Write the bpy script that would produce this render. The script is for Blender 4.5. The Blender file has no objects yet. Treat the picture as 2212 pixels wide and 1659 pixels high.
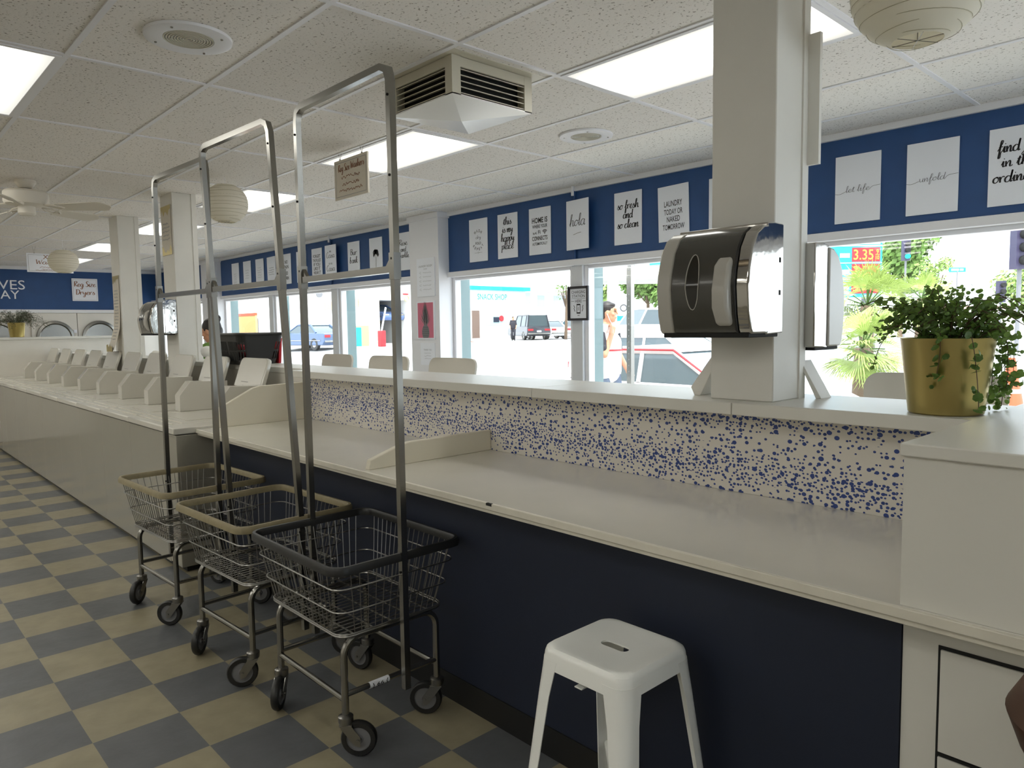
import bpy, bmesh, math, random
from mathutils import Vector, Matrix
random.seed(7)
C = bpy.context.scene.collection
SC = bpy.context.scene
PI = math.pi
# ------------------------------------------------------------------ camera (1.463 m above the floor at the world origin)
CZ = 1.463
F, CX, CY = 1572.553, 1106.0, 829.5
R0 = Vector((0.68157, 0.73160, -0.01506))
R1 = Vector((0.04701, -0.06432, -0.99682))
R2 = Vector((-0.73024, 0.67870, -0.07823))
cam_d = bpy.data.cameras.new('camera')
cam_d.sensor_width = 36.0
cam_d.lens = 36.0 * F / 2212.0
cam_d.clip_start, cam_d.clip_end = 0.05, 600
cam = bpy.data.objects.new('camera', cam_d)
C.objects.link(cam)
mx = Matrix.Identity(3)
mx.col[0], mx.col[1], mx.col[2] = R0, -R1, -R2
cam.matrix_world = Matrix.Translation((0, 0, CZ)) @ mx.to_4x4()
SC.camera = cam
# ------------------------------------------------------------------ world, sun, exposure
SC.view_settings.view_transform = 'Standard'
SC.view_settings.look = 'None'
SC.view_settings.exposure = 1.32
SC.view_settings.gamma = 1.0
SC.view_settings.use_curve_mapping = False
w = bpy.data.worlds.new('sky')
SC.world = w
w.use_nodes = True
bg = w.node_tree.nodes['Background']
bg.inputs[0].default_value = (0.84, 0.92, 1.0, 1)
bg.inputs[1].default_value = 2.0
sd = bpy.data.lights.new('sun', 'SUN')
sd.energy, sd.angle, sd.color = 2.4, 0.01, (1.0, 0.96, 0.9)
so = bpy.data.objects.new('sun', sd)
C.objects.link(so)
so.rotation_euler = Vector((-0.30, 0.30, -0.90)).to_track_quat('-Z', 'Y').to_euler()
SC.cycles.use_denoising = True
SC.cycles.max_bounces = 10
SC.cycles.diffuse_bounces = 6
SC.cycles.glossy_bounces = 4
SC.cycles.transparent_max_bounces = 24
SC.cycles.sample_clamp_indirect = 6.0
SC.cycles.caustics_reflective = False
SC.cycles.caustics_refractive = False

# ------------------------------------------------------------------ materials
def lin(h):
    h = h.lstrip('#')
    o = []
    for i in (0, 2, 4):
        c = int(h[i:i + 2], 16) / 255
        o.append(c / 12.92 if c <= 0.04045 else ((c + 0.055) / 1.055) ** 2.4)
    return (o[0], o[1], o[2], 1)

def mat(name, col, rough=0.5, metal=0.0, spec=0.5, noise=0.0, nscale=12.0, bump=0.0, bscale=60.0, coat=0.0, sss=0.0):
    m = bpy.data.materials.new(name)
    m.use_nodes = True
    nt = m.node_tree
    b = nt.nodes['Principled BSDF']
    c = lin(col) if isinstance(col, str) else col
    b.inputs['Base Color'].default_value = c
    b.inputs['Roughness'].default_value = rough
    b.inputs['Metallic'].default_value = metal
    b.inputs['Specular IOR Level'].default_value = spec
    if coat:
        b.inputs['Coat Weight'].default_value = coat
        b.inputs['Coat Roughness'].default_value = 0.08
    if noise or bump:
        tc = nt.nodes.new('ShaderNodeTexCoord')
        if noise:
            n = nt.nodes.new('ShaderNodeTexNoise')
            n.inputs['Scale'].default_value = nscale
            n.inputs['Detail'].default_value = 5
            nt.links.new(tc.outputs['Object'], n.inputs['Vector'])
            r = nt.nodes.new('ShaderNodeMapRange')
            r.inputs['From Min'].default_value = 0.3
            r.inputs['From Max'].default_value = 0.7
            r.inputs['To Min'].default_value = 1 - noise
            r.inputs['To Max'].default_value = 1 + noise
            nt.links.new(n.outputs['Fac'], r.inputs['Value'])
            v = nt.nodes.new('ShaderNodeVectorMath')
            v.operation = 'SCALE'
            v.inputs[0].default_value = c[:3]
            nt.links.new(r.outputs['Result'], v.inputs['Scale'])
            nt.links.new(v.outputs[0], b.inputs['Base Color'])
        if bump:
            n2 = nt.nodes.new('ShaderNodeTexNoise')
            n2.inputs['Scale'].default_value = bscale
            n2.inputs['Detail'].default_value = 3
            nt.links.new(tc.outputs['Object'], n2.inputs['Vector'])
            bp = nt.nodes.new('ShaderNodeBump')
            bp.inputs['Strength'].default_value = bump
            bp.inputs['Distance'].default_value = 0.004
            nt.links.new(n2.outputs['Fac'], bp.inputs['Height'])
            nt.links.new(bp.outputs[0], b.inputs['Normal'])
    return m

def emit(name, col, strength):
    m = bpy.data.materials.new(name)
    m.use_nodes = True
    nt = m.node_tree
    nt.nodes.clear()
    e = nt.nodes.new('ShaderNodeEmission')
    e.inputs[0].default_value = lin(col)
    e.inputs[1].default_value = strength
    o = nt.nodes.new('ShaderNodeOutputMaterial')
    nt.links.new(e.outputs[0], o.inputs[0])
    return m

def glass(name, tint=(1, 1, 1, 1), fac=0.06, rough=0.0):
    m = bpy.data.materials.new(name)
    m.use_nodes = True
    nt = m.node_tree
    nt.nodes.clear()
    t = nt.nodes.new('ShaderNodeBsdfTransparent')
    t.inputs[0].default_value = tint
    g = nt.nodes.new('ShaderNodeBsdfGlossy')
    g.inputs['Roughness'].default_value = rough
    x = nt.nodes.new('ShaderNodeMixShader')
    x.inputs[0].default_value = fac
    o = nt.nodes.new('ShaderNodeOutputMaterial')
    nt.links.new(t.outputs[0], x.inputs[1])
    nt.links.new(g.outputs[0], x.inputs[2])
    nt.links.new(x.outputs[0], o.inputs[0])
    return m

M = {}
M['white'] = mat('white_paint', '#dedad2', 0.5, noise=0.03, nscale=3)
M['column'] = mat('column_paint', '#e2e0da', 0.55, noise=0.03, nscale=4)
M['trim'] = mat('white_trim', '#eaeaee', 0.4)
M['blue'] = mat('blue_paint', '#234b80', 0.55, noise=0.06, nscale=6)
M['navy'] = mat('navy_panel', '#141d31', 0.6, noise=0.05, nscale=9)
M['black'] = mat('black_rubber', '#101010', 0.6)
M['laminate'] = mat('white_laminate', '#d8d6cf', 0.34, spec=.4, noise=0.02, nscale=5)
M['laminate_edge'] = mat('laminate_edge', '#d8d3c6', 0.4, noise=0.05, nscale=14)
M['enamel'] = mat('white_enamel', '#cbc8bf', 0.12, coat=0.3)
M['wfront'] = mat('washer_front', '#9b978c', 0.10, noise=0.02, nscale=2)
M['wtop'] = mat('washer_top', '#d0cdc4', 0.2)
M['poster'] = mat('poster_board', '#f0f3fb', 0.5)
M['ink'] = mat('black_ink', '#17171a', 0.6)
M['ink_grey'] = mat('grey_ink', '#9c9c9f', 0.6)
M['ink_brown'] = mat('copper_ink', '#8e5a3a', 0.5)
M['chrome'] = mat('brushed_chrome', '#95938e', 0.22, metal=1.0)
M['mirror'] = mat('polished_steel', '#b4b1ac', 0.07, metal=1.0, bump=.25, bscale=9)
M['steelwire'] = mat('zinc_wire', '#8c8a86', 0.3, metal=1.0)
M['tan'] = mat('tan_vinyl', '#8a7f62', 0.5, noise=0.12, nscale=30)
M['dkvinyl'] = mat('black_vinyl', '#1d1d1d', 0.4)
M['smoke'] = mat('smoked_plastic', '#3b3a35', 0.2, coat=0.4)
M['smoke_light'] = mat('grey_translucent_plastic', '#b5b2ab', 0.25)
M['gold'] = mat('gold_pot', '#b5a468', 0.3, metal=1.0)
M['soil'] = mat('soil', '#2a2119', 0.9)
def leafmat(name, col, tcol):
    m = mat(name, col, 0.45, noise=0.35, nscale=25)
    n = m.node_tree
    t = n.nodes.new('ShaderNodeBsdfTranslucent'); t.inputs[0].default_value = lin(tcol)
    x = n.nodes.new('ShaderNodeMixShader'); x.inputs[0].default_value = .45
    n.links.new(n.nodes['Principled BSDF'].outputs[0], x.inputs[1]); n.links.new(t.outputs[0], x.inputs[2]); n.links.new(x.outputs[0], n.nodes['Material Output'].inputs[0])
    return m
M['leaf'] = leafmat('green_leaf', '#527034', '#7f9a48')
M['leafdk'] = mat('dark_leaf', '#37492a', 0.5, noise=0.3, nscale=25)
M['stem'] = mat('plant_stem', '#4a3322', 0.7)
M['chair'] = mat('chair_plastic', '#cfc9bd', 0.4)
M['cream'] = mat('cream_board', '#ddd7c6', 0.4)
M['stool'] = mat('stool_paint', '#f0f1ee', 0.3)
M['louver'] = mat('louver_metal', '#c9c4b4', 0.4)
M['dark'] = mat('dark_void', '#141414', 0.8)
M['alum'] = mat('grey_aluminium', '#71888a', 0.4)
M['post'] = mat('grey_white_post', '#d6d8dc', 0.45)
M['fan'] = mat('fan_white', '#dcd6ca', 0.45)
M['paper'] = mat('lantern_paper', '#f6f3ea', 0.8)
_n = M['paper'].node_tree
_t = _n.nodes.new('ShaderNodeBsdfTranslucent'); _t.inputs[0].default_value = lin('#fbf8ee')
_x = _n.nodes.new('ShaderNodeMixShader'); _x.inputs[0].default_value = .45
_n.links.new(_n.nodes['Principled BSDF'].outputs[0], _x.inputs[1]); _n.links.new(_t.outputs[0], _x.inputs[2]); _n.links.new(_x.outputs[0], _n.nodes['Material Output'].inputs[0])
M['rib'] = mat('lantern_rib', '#b7b19c', 0.7)
M['sign'] = mat('sign_board', '#d6cfc2', 0.55)
M['skin'] = mat('skin', '#c58f70', 0.5)
M['hair'] = mat('dark_hair', '#1d1412', 0.5)
M['red'] = mat('red_paint', '#b3202a', 0.4)
M['teal'] = mat('teal_paint', '#19a3bf', 0.4)
M['shopwhite'] = mat('stucco_white', '#efece4', 0.8, noise=0.02)
M['orange'] = mat('orange_plastic', '#e8542a', 0.5)
M['glass'] = glass('window_glass', (0.97, 0.985, 0.98, 1), 0.05)
M['tint'] = mat('tinted_car_glass', '#3c4a50', 0.05, spec=0.8)
def lamp_mat(name, col, s):
    m = emit(name, col, s)
    nt = m.node_tree
    e = nt.nodes['Emission']
    tc = nt.nodes.new('ShaderNodeTexCoord'); sp = nt.nodes.new('ShaderNodeSeparateXYZ')
    nt.links.new(tc.outputs['Object'], sp.inputs[0])
    def mn(op, a, b):
        n = nt.nodes.new('ShaderNodeMath'); n.operation = op
        for i, q in enumerate((a, b)):
            if isinstance(q, (int, float)): n.inputs[i].default_value = q
            else: nt.links.new(q, n.inputs[i])
        return n.outputs[0]
    # two tubes behind the prismatic sheet: bright middle, dimmer edges and ends
    fy = mn('POWER', mn('MAXIMUM', mn('SUBTRACT', 1.0, mn('MULTIPLY', mn('ABSOLUTE', sp.outputs[1], 0), 3.4)), 0), 2.2)
    fx = mn('SUBTRACT', 1.0, mn('POWER', mn('MULTIPLY', mn('ABSOLUTE', sp.outputs[0], 0), 1.66), 6.0))
    f = mn('ADD', .085, mn('MULTIPLY', .91, mn('MULTIPLY', mn('MAXIMUM', fy, 0), mn('MAXIMUM', fx, 0))))
    nt.links.new(mn('MULTIPLY', f, s), e.inputs[1])
    return m
M['lamp'] = lamp_mat('lamp_diffuser', '#fffdf3', 4.2)
M['lampdim'] = lamp_mat('lamp_diffuser_dim', '#ffe9c4', 4.2 * .055)
M['pink'] = mat('pink_print', '#cf6f86', 0.5)
M['grey'] = mat('grey_print', '#77777a', 0.5)

# ------------------------------------------------------------------ mesh builder
class MB:
    def __init__(s):
        s.v, s.f, s.mi = [], [], []
        s.cur = 0
    def add(s, vs, fs):
        o = len(s.v)
        s.v += [tuple(p) for p in vs]
        s.f += [tuple(i + o for i in f) for f in fs]
        s.mi += [s.cur] * len(fs)
        return s
    def box(s, x0, x1, y0, y1, z0, z1):
        return s.add([(x0, y0, z0), (x1, y0, z0), (x1, y1, z0), (x0, y1, z0), (x0, y0, z1), (x1, y0, z1), (x1, y1, z1), (x0, y1, z1)],
                     [(3, 2, 1, 0), (4, 5, 6, 7), (0, 1, 5, 4), (1, 2, 6, 5), (2, 3, 7, 6), (3, 0, 4, 7)])
    def hexa(s, lo, hi):
        return s.add(list(lo) + list(hi), [(3, 2, 1, 0), (4, 5, 6, 7), (0, 1, 5, 4), (1, 2, 6, 5), (2, 3, 7, 6), (3, 0, 4, 7)])
    def prism(s, poly, off):
        n = len(poly)
        off = Vector(off)
        a = [Vector(p) for p in poly]
        b = [p + off for p in a]
        return s.add(a + b, [tuple(range(n - 1, -1, -1)), tuple(range(n, 2 * n))] + [(i, (i + 1) % n, n + (i + 1) % n, n + i) for i in range(n)])
    def tube(s, pts, r, seg=8, closed=False, square=False, caps=True):
        pts = [Vector(p) for p in pts]
        n = len(pts)
        if square:
            seg = 4
        rr = r if isinstance(r, (list, tuple)) else [r] * n
        vs, fs = [], []
        up = None
        for i, p in enumerate(pts):
            if closed:
                t = (pts[(i + 1) % n] - pts[i - 1])
            else:
                t = pts[min(i + 1, n - 1)] - pts[max(i - 1, 0)]
            t = t.normalized() if t.length > 1e-9 else Vector((0, 0, 1))
            if up is None:
                up = Vector((0, 1, 0)) if abs(t.y) < 0.9 else Vector((1, 0, 0))
            a = up - t * up.dot(t)
            if a.length < 1e-6:
                a = t.orthogonal()
            a.normalize()
            b = t.cross(a)
            up = a
            k = 1.0
            if 0 < i < n - 1 or closed:
                d0 = (pts[i] - pts[i - 1]).normalized()
                cs = max(0.5, abs(d0.dot(t)))
                k = 1 / cs if square else 1.0
            for j in range(seg):
                an = 2 * PI * (j + (0.5 if square else 0)) / seg
                vs.append(p + (a * math.cos(an) + b * math.sin(an)) * rr[i] * (1.414 if square else 1) * k)
        m = n if closed else n - 1
        for i in range(m):
            for j in range(seg):
                i2 = (i + 1) % n
                fs.append((i * seg + j, i * seg + (j + 1) % seg, i2 * seg + (j + 1) % seg, i2 * seg + j))
        if not closed and caps:
            fs.append(tuple(range(seg - 1, -1, -1)))
            fs.append(tuple((n - 1) * seg + j for j in range(seg)))
        return s.add(vs, fs)
    def lathe(s, prof, c=(0, 0, 0), seg=24, axis='z', sx=1, sy=1):
        vs, fs = [], []
        c = Vector(c)
        for (r, h) in prof:
            for j in range(seg):
                a = 2 * PI * j / seg
                u, v = r * math.cos(a) * sx, r * math.sin(a) * sy
                p = {'z': (u, v, h), 'x': (h, u, v), 'y': (v, h, u)}[axis]
                vs.append(c + Vector(p))
        n = len(prof)
        for i in range(n - 1):
            for j in range(seg):
                fs.append((i * seg + j, i * seg + (j + 1) % seg, (i + 1) * seg + (j + 1) % seg, (i + 1) * seg + j))
        cl = prof[0] == prof[-1]
        if prof[0][0] > 1e-6 and not cl:
            fs.append(tuple(range(seg - 1, -1, -1)))
        if prof[-1][0] > 1e-6 and not cl:
            fs.append(tuple((n - 1) * seg + j for j in range(seg)))
        return s.add(vs, fs)
    def ell(s, c, rx, ry, rz, seg=14, rings=9):
        c = Vector(c)
        vs, fs = [c + Vector((0, 0, -rz))], []
        for i in range(1, rings):
            ph = -PI / 2 + PI * i / rings
            for j in range(seg):
                a = 2 * PI * j / seg
                vs.append(c + Vector((rx * math.cos(ph) * math.cos(a), ry * math.cos(ph) * math.sin(a), rz * math.sin(ph))))
        vs.append(c + Vector((0, 0, rz)))
        for j in range(seg):
            fs.append((0, 1 + (j + 1) % seg, 1 + j))
            for i in range(rings - 2):
                a, b = 1 + i * seg, 1 + (i + 1) * seg
                fs.append((a + j, a + (j + 1) % seg, b + (j + 1) % seg, b + j))
            b = 1 + (rings - 2) * seg
            fs.append((b + j, b + (j + 1) % seg, len(vs) - 1))
        return s.add(vs, fs)
    def cap(s, a, b, ra, rb, seg=12):
        a, b = Vector(a), Vector(b)
        d = b - a
        L = d.length
        t = d.normalized()
        pts, rs = [], []
        for k in range(5):
            an = PI / 2 * (1 - k / 4)
            pts.append(a - t * ra * math.sin(an)); rs.append(max(1e-4, ra * math.cos(an)))
        for k in range(5):
            an = PI / 2 * k / 4
            pts.append(b + t * rb * math.sin(an)); rs.append(max(1e-4, rb * math.cos(an)))
        return s.tube(pts, rs, seg)
    def quad(s, a, b, c, d):
        return s.add([a, b, c, d], [(0, 1, 2, 3)])
    def xf(s, mtx, start=0):
        for i in range(start, len(s.v)):
            s.v[i] = tuple(mtx @ Vector(s.v[i]))
        return s
    def build(s, name, m, parent=None, bevel=0, smooth=True, seg=2, angle=35):
        me = bpy.data.meshes.new(name)
        me.from_pydata(s.v, [], s.f)
        ms = m if isinstance(m, (list, tuple)) else [m]
        for q in ms:
            me.materials.append(q)
        if len(ms) > 1:
            me.polygons.foreach_set('material_index', s.mi)
        bm = bmesh.new()
        bm.from_mesh(me)
        bmesh.ops.recalc_face_normals(bm, faces=bm.faces)
        bm.to_mesh(me)
        bm.free()
        me.update()
        if smooth:
            me.shade_smooth()
            me.set_sharp_from_angle(angle=math.radians(angle))
        o = bpy.data.objects.new(name, me)
        C.objects.link(o)
        if parent:
            o.parent = parent
        if bevel:
            b = o.modifiers.new('edge', 'BEVEL')
            b.width, b.segments, b.limit_method, b.angle_limit = bevel, seg, 'ANGLE', math.radians(40)
            b.harden_normals = False
        return o

def tag(o, label=None, cat=None, group=None, kind=None):
    if label: o['label'] = label
    if cat: o['category'] = cat
    if group: o['group'] = group
    if kind: o['kind'] = kind
    return o
def thing(name, label, cat, loc=(0, 0, 0), rz=0.0, group=None):
    o = bpy.data.objects.new(name, None)
    o.empty_display_size = 0.1
    C.objects.link(o)
    o.location = loc
    o.rotation_euler = (0, 0, rz)
    return tag(o, label, cat, group)
def struct(o):
    o['kind'] = 'structure'
    return o
def empty_struct(name):
    o = bpy.data.objects.new(name, None)
    C.objects.link(o)
    return struct(o)
def kids(o):
    return [c for c in bpy.data.objects if c.parent == o]
def copy_tree(o, parent=None):
    ch = kids(o)
    c = o.copy()
    C.objects.link(c)
    c.parent = parent
    for k in ch:
        copy_tree(k, c)
    return c
def box(name, m, x0, x1, y0, y1, z0, z1, parent=None, bevel=0):
    return MB().box(x0, x1, y0, y1, z0, z1).build(name, m, parent, bevel)

# points on known planes, from where they show in the photograph (real distances, used for placing things only)
def ray(x, y):
    a, b = (x - CX) / F, (y - CY) / F
    return R0 * a + R1 * b + R2
def W(x, y, d):
    return ray(x, y) * d + Vector((0, 0, CZ))
def onX(x, y, X):
    d = ray(x, y)
    return d * (X / d.x) + Vector((0, 0, CZ))
def onY(x, y, Y):
    d = ray(x, y)
    return d * (Y / d.y) + Vector((0, 0, CZ))
def onZ(x, y, z):
    d = ray(x, y)
    return d * ((z - CZ) / d.z) + Vector((0, 0, CZ))

# ------------------------------------------------------------------ lettering
class Frame:
    def __init__(s, o, r, u):
        s.o, s.r, s.u = Vector(o), Vector(r).normalized(), Vector(u).normalized()
        s.n = s.r.cross(s.u)
    def p(s, x, y, h=0.0):
        return s.o + s.r * x + s.u * y + s.n * h
def rect(mb, fr, x0, x1, y0, y1, h0=0.0, h1=0.001):
    mb.hexa([fr.p(x0, y0, h0), fr.p(x1, y0, h0), fr.p(x1, y1, h0), fr.p(x0, y1, h0)],
            [fr.p(x0, y0, h1), fr.p(x1, y0, h1), fr.p(x1, y1, h1), fr.p(x0, y1, h1)])
_tc = {}
def text_mesh(s, bold):
    k = (s, bold)
    if k not in _tc:
        cu = bpy.data.curves.new('t', 'FONT')
        cu.body = s
        cu.size = 1
        cu.offset = bold
        cu.resolution_u = 3
        o = bpy.data.objects.new('t', cu)
        C.objects.link(o)
        dg = bpy.context.evaluated_depsgraph_get()
        me = o.evaluated_get(dg).to_mesh()
        vs = [v.co.copy() for v in me.vertices]
        fs = [tuple(p.vertices) for p in me.polygons]
        bpy.data.objects.remove(o)
        bpy.data.curves.remove(cu)
        xs = [v.x for v in vs]; ys = [v.y for v in vs]
        _tc[k] = (vs, fs, min(xs), max(xs), min(ys), max(ys))
    return _tc[k]
def type_text(mb, fr, s, cx, cy, w, h, bold=0.0, rot=0.0, lift=0.0012):
    vs, fs, x0, x1, y0, y1 = text_mesh(s, bold)
    out = []
    for v in vs:
        x = ((v.x - x0) / (x1 - x0) - 0.5) * w
        y = ((v.y - y0) / (y1 - y0) - 0.5) * h
        c, sn = math.cos(rot), math.sin(rot)
        out.append(fr.p(cx + x * c - y * sn, cy + x * sn + y * c, lift))
    mb.add(out, fs)
def arc_text(mb, fr, s, cx, cy, rad, h, a0, a1, inner=False, bold=0.01):
    n = len(s)
    for i, ch in enumerate(s):
        a = a0 + (a1 - a0) * i / max(1, n - 1)
        x, y = cx + rad * math.cos(a), cy + rad * math.sin(a)
        type_text(mb, fr, ch, x, y, h * (0.95 if ch in 'WM' else 0.62), h, bold, rot=(a - PI / 2) if not inner else (a + PI / 2))
G = {
 'a': (.95, ['.75,.9 .4,1 .1,.6 .15,.1 .45,0 .7,.4 .78,.95 .72,.3 .82,0 1,.15']),
 'b': (.85, ['0,.2 .3,1.2 .35,2 .2,1.9 .15,.8 .2,.05 .55,.1 .7,.6 .45,.95 .25,.6']),
 'c': (.75, ['.65,.8 .4,1 .1,.6 .15,.1 .45,0 .8,.25']),
 'd': (.95, ['.7,.85 .4,1 .1,.6 .15,.1 .45,0 .7,.5 .85,2 .75,.6 .8,0 1,.15']),
 'e': (.72, ['0,.3 .4,.45 .6,.75 .4,1 .12,.6 .2,.1 .5,0 .8,.3']),
 'f': (.65, ['0,.3 .4,1.2 .6,1.9 .4,2 .3,1.2 .25,0 .2,-.9 .4,-.8 .45,0 .7,.3', '.1,.9 .65,1']),
 'g': (.9, ['.7,.9 .4,1 .1,.6 .2,.15 .5,.2 .72,.9 .7,-.3 .5,-.95 .2,-.8 .5,-.2 .95,.2']),
 'h': (.9, ['0,.2 .35,1.4 .4,2 .2,1.8 .15,0', '.15,.2 .4,.9 .65,.95 .65,.3 .75,0 .95,.2']),
 'i': (.45, ['0,.3 .2,1 .2,.2 .3,0 .5,.2', '.25,1.35 .29,1.5']),
 'j': (.45, ['.1,.5 .3,1 .28,-.4 .1,-.95 -.15,-.7 .2,-.1 .5,.2', '.3,1.35 .34,1.5']),
 'k': (.8, ['0,.2 .35,1.4 .38,2 .2,1.8 .15,0', '.6,1 .2,.5 .45,.3 .65,0 .85,.15']),
 'l': (.45, ['0,.25 .35,1.3 .4,2 .22,1.9 .18,.6 .25,.02 .5,.2']),
 'm': (1.05, ['.05,1 .12,0', '.12,.3 .35,1 .45,.8 .45,0', '.45,.3 .7,1 .8,.8 .8,.1 .95,0 1.1,.2']),
 'n': (.8, ['.05,1 .12,0', '.12,.3 .4,1 .55,.8 .55,.1 .68,0 .85,.2']),
 'o': (.8, ['.5,1 .15,.75 .1,.25 .35,0 .65,.3 .65,.8 .45,1 .6,.85 .9,.9']),
 'p': (.8, ['.05,1 .15,.5 .1,-.9', '.12,.3 .3,.9 .6,.95 .68,.5 .45,.05 .2,.15']),
 'r': (.6, ['.05,1 .13,0', '.13,.4 .35,1 .6,.9']),
 's': (.6, ['0,.2 .35,1 .3,.8 .55,.35 .35,0 .1,.15']),
 't': (.5, ['0,.3 .3,1.6 .2,.4 .3,0 .55,.2', '.02,1.15 .5,1.25']),
 'u': (.85, ['.05,1 .1,.3 .3,0 .55,.4 .62,1 .6,.2 .72,0 .9,.2']),
 'w': (1.0, ['.05,1 .15,.2 .3,0 .48,.8 .52,.2 .7,0 .9,.5 .92,1']),
 'y': (.8, ['.05,1 .12,.4 .35,.2 .6,.9 .62,.2 .5,-.8 .2,-.9 .3,-.4 .85,.2']),
 'z': (.7, ['.05,.95 .55,1 .1,.05 .65,.05']),
 'B': (.85, ['.1,1.9 .15,0', '.05,1.9 .6,1.8 .55,1.2 .2,1.05 .7,.9 .7,.2 .1,0']),
 'C': (.9, ['.8,1.6 .6,2 .2,1.5 .1,.6 .4,0 .9,.3']),
 'R': (.85, ['.1,1.9 .15,0', '0,1.8 .6,1.9 .65,1.3 .2,1 .5,.5 .85,0']),
 'S': (.8, ['.75,1.7 .5,2 .2,1.6 .4,1.1 .7,.6 .45,0 .05,.2']),
 'W': (1.15, ['0,1.9 .2,0 .5,1.4 .75,0 1.1,1.9']),
 'D': (.95, ['.15,1.9 .2,0', '0,1.9 .7,1.7 .85,.9 .6,.15 .1,0']),
 'X': (.85, ['.05,1.9 .8,0', '.75,1.9 .05,0']),
 'L': (.7, ['.15,1.9 .15,.05 .7,.05']),
 ' ': (.5, []),
}
def spline(pts, n=6):
    if len(pts) < 3:
        a, b = pts
        return [(a[0] + (b[0] - a[0]) * t / n, a[1] + (b[1] - a[1]) * t / n) for t in range(n + 1)]
    out = []
    P = [pts[0]] + pts + [pts[-1]]
    for i in range(1, len(P) - 2):
        for k in range(n):
            t = k / n
            q = []
            for d in (0, 1):
                p0, p1, p2, p3 = P[i - 1][d], P[i][d], P[i + 1][d], P[i + 2][d]
                q.append(0.5 * (2 * p1 + (p2 - p0) * t + (2 * p0 - 5 * p1 + 4 * p2 - p3) * t * t + (3 * p1 - p0 - 3 * p2 + p3) * t ** 3))
            out.append(tuple(q))
    out.append(pts[-1])
    return out
def ribbon(mb, fr, pts, wfun, lift=0.0012):
    n = len(pts)
    vs = []
    for i, p in enumerate(pts):
        a, b = pts[max(0, i - 1)], pts[min(n - 1, i + 1)]
        dx, dy = b[0] - a[0], b[1] - a[1]
        L = math.hypot(dx, dy) or 1e-9
        dx, dy = dx / L, dy / L
        wd = wfun(dx, dy) / 2
        vs += [fr.p(p[0] - dy * wd, p[1] + dx * wd, lift), fr.p(p[0] + dy * wd, p[1] - dx * wd, lift)]
    mb.add(vs, [(2 * i, 2 * i + 1, 2 * i + 3, 2 * i + 2) for i in range(n - 1)])
def brush(mb, fr, s, cx, cy, w, xh, pen=0.24, slant=0.18, lift=0.0012, fit=True):
    tot = sum(G[c][0] for c in s)
    k = w / tot
    x = cx - w / 2
    for c in s:
        for st in G[c][1]:
            pts = [tuple(float(q) for q in t.split(',')) for t in st.split()]
            pts = [(x + px * k + py * xh * slant * 0.5, cy + py * xh) for px, py in spline(pts)]
            ribbon(mb, fr, pts, lambda dx, dy: pen * xh * (0.35 + 0.65 * max(0, abs(dy)) if dy < 0.2 else 0.5), lift)
        x += G[c][0] * k
def squiggle(mb, fr, cx, cy, w, h, rnd, pen=0.004):
    n = max(6, int(w / h * 2.2))
    pts = [(cx - w / 2 + w * i / n, cy + rnd.uniform(-.5, .5) * h) for i in range(n + 1)]
    ribbon(mb, fr, spline(pts, 3), lambda dx, dy: pen)
# ================================================================== ROOM
XL, XR, YB, YF, CH = -15.7, 3.2, -5.2, 4.89, 2.683
def nodes(m):
    return m.node_tree.nodes, m.node_tree.links, m.node_tree.nodes['Principled BSDF']
# floor: vinyl tiles, beige and blue grey
mf = mat('vinyl_tiles', '#a9a183', 0.36)
nd, lk, bs = nodes(mf)
tc = nd.new('ShaderNodeTexCoord')
mp = nd.new('ShaderNodeMapping')
mp.inputs['Scale'].default_value = (1 / 0.312, 1 / 0.2975, 1)
mp.inputs['Location'].default_value = (3.489 / 0.312 + 20, -0.588 / 0.2975 + 20, 0.5)
ck = nd.new('ShaderNodeTexChecker')
ck.inputs['Scale'].default_value = 1.0
ck.inputs['Color1'].default_value = lin('#8f8770')
ck.inputs['Color2'].default_value = lin('#5c5e61')
nz = nd.new('ShaderNodeTexNoise')
nz.inputs['Scale'].default_value = 9
nz.inputs['Detail'].default_value = 8
mr = nd.new('ShaderNodeMapRange')
mr.inputs['From Min'].default_value, mr.inputs['From Max'].default_value = 0.3, 0.7
mr.inputs['To Min'].default_value, mr.inputs['To Max'].default_value = 0.88, 1.1
vm = nd.new('ShaderNodeVectorMath'); vm.operation = 'SCALE'
lk.new(tc.outputs['Object'], mp.inputs['Vector']); lk.new(mp.outputs[0], ck.inputs['Vector'])
lk.new(tc.outputs['Object'], nz.inputs['Vector']); lk.new(nz.outputs['Fac'], mr.inputs['Value'])
lk.new(ck.outputs['Color'], vm.inputs[0]); lk.new(mr.outputs[0], vm.inputs['Scale']); lk.new(vm.outputs[0], bs.inputs['Base Color'])
n2 = nd.new('ShaderNodeTexNoise'); n2.inputs['Scale'].default_value = 22
bp = nd.new('ShaderNodeBump'); bp.inputs['Strength'].default_value = 0.12; bp.inputs['Distance'].default_value = 0.01
lk.new(tc.outputs['Object'], n2.inputs['Vector']); lk.new(n2.outputs['Fac'], bp.inputs['Height']); lk.new(bp.outputs[0], bs.inputs['Normal'])
struct(box('floor', mf, XL - .3, XR + .3, YB - .2, YF + .15, -0.2, 0))
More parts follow.
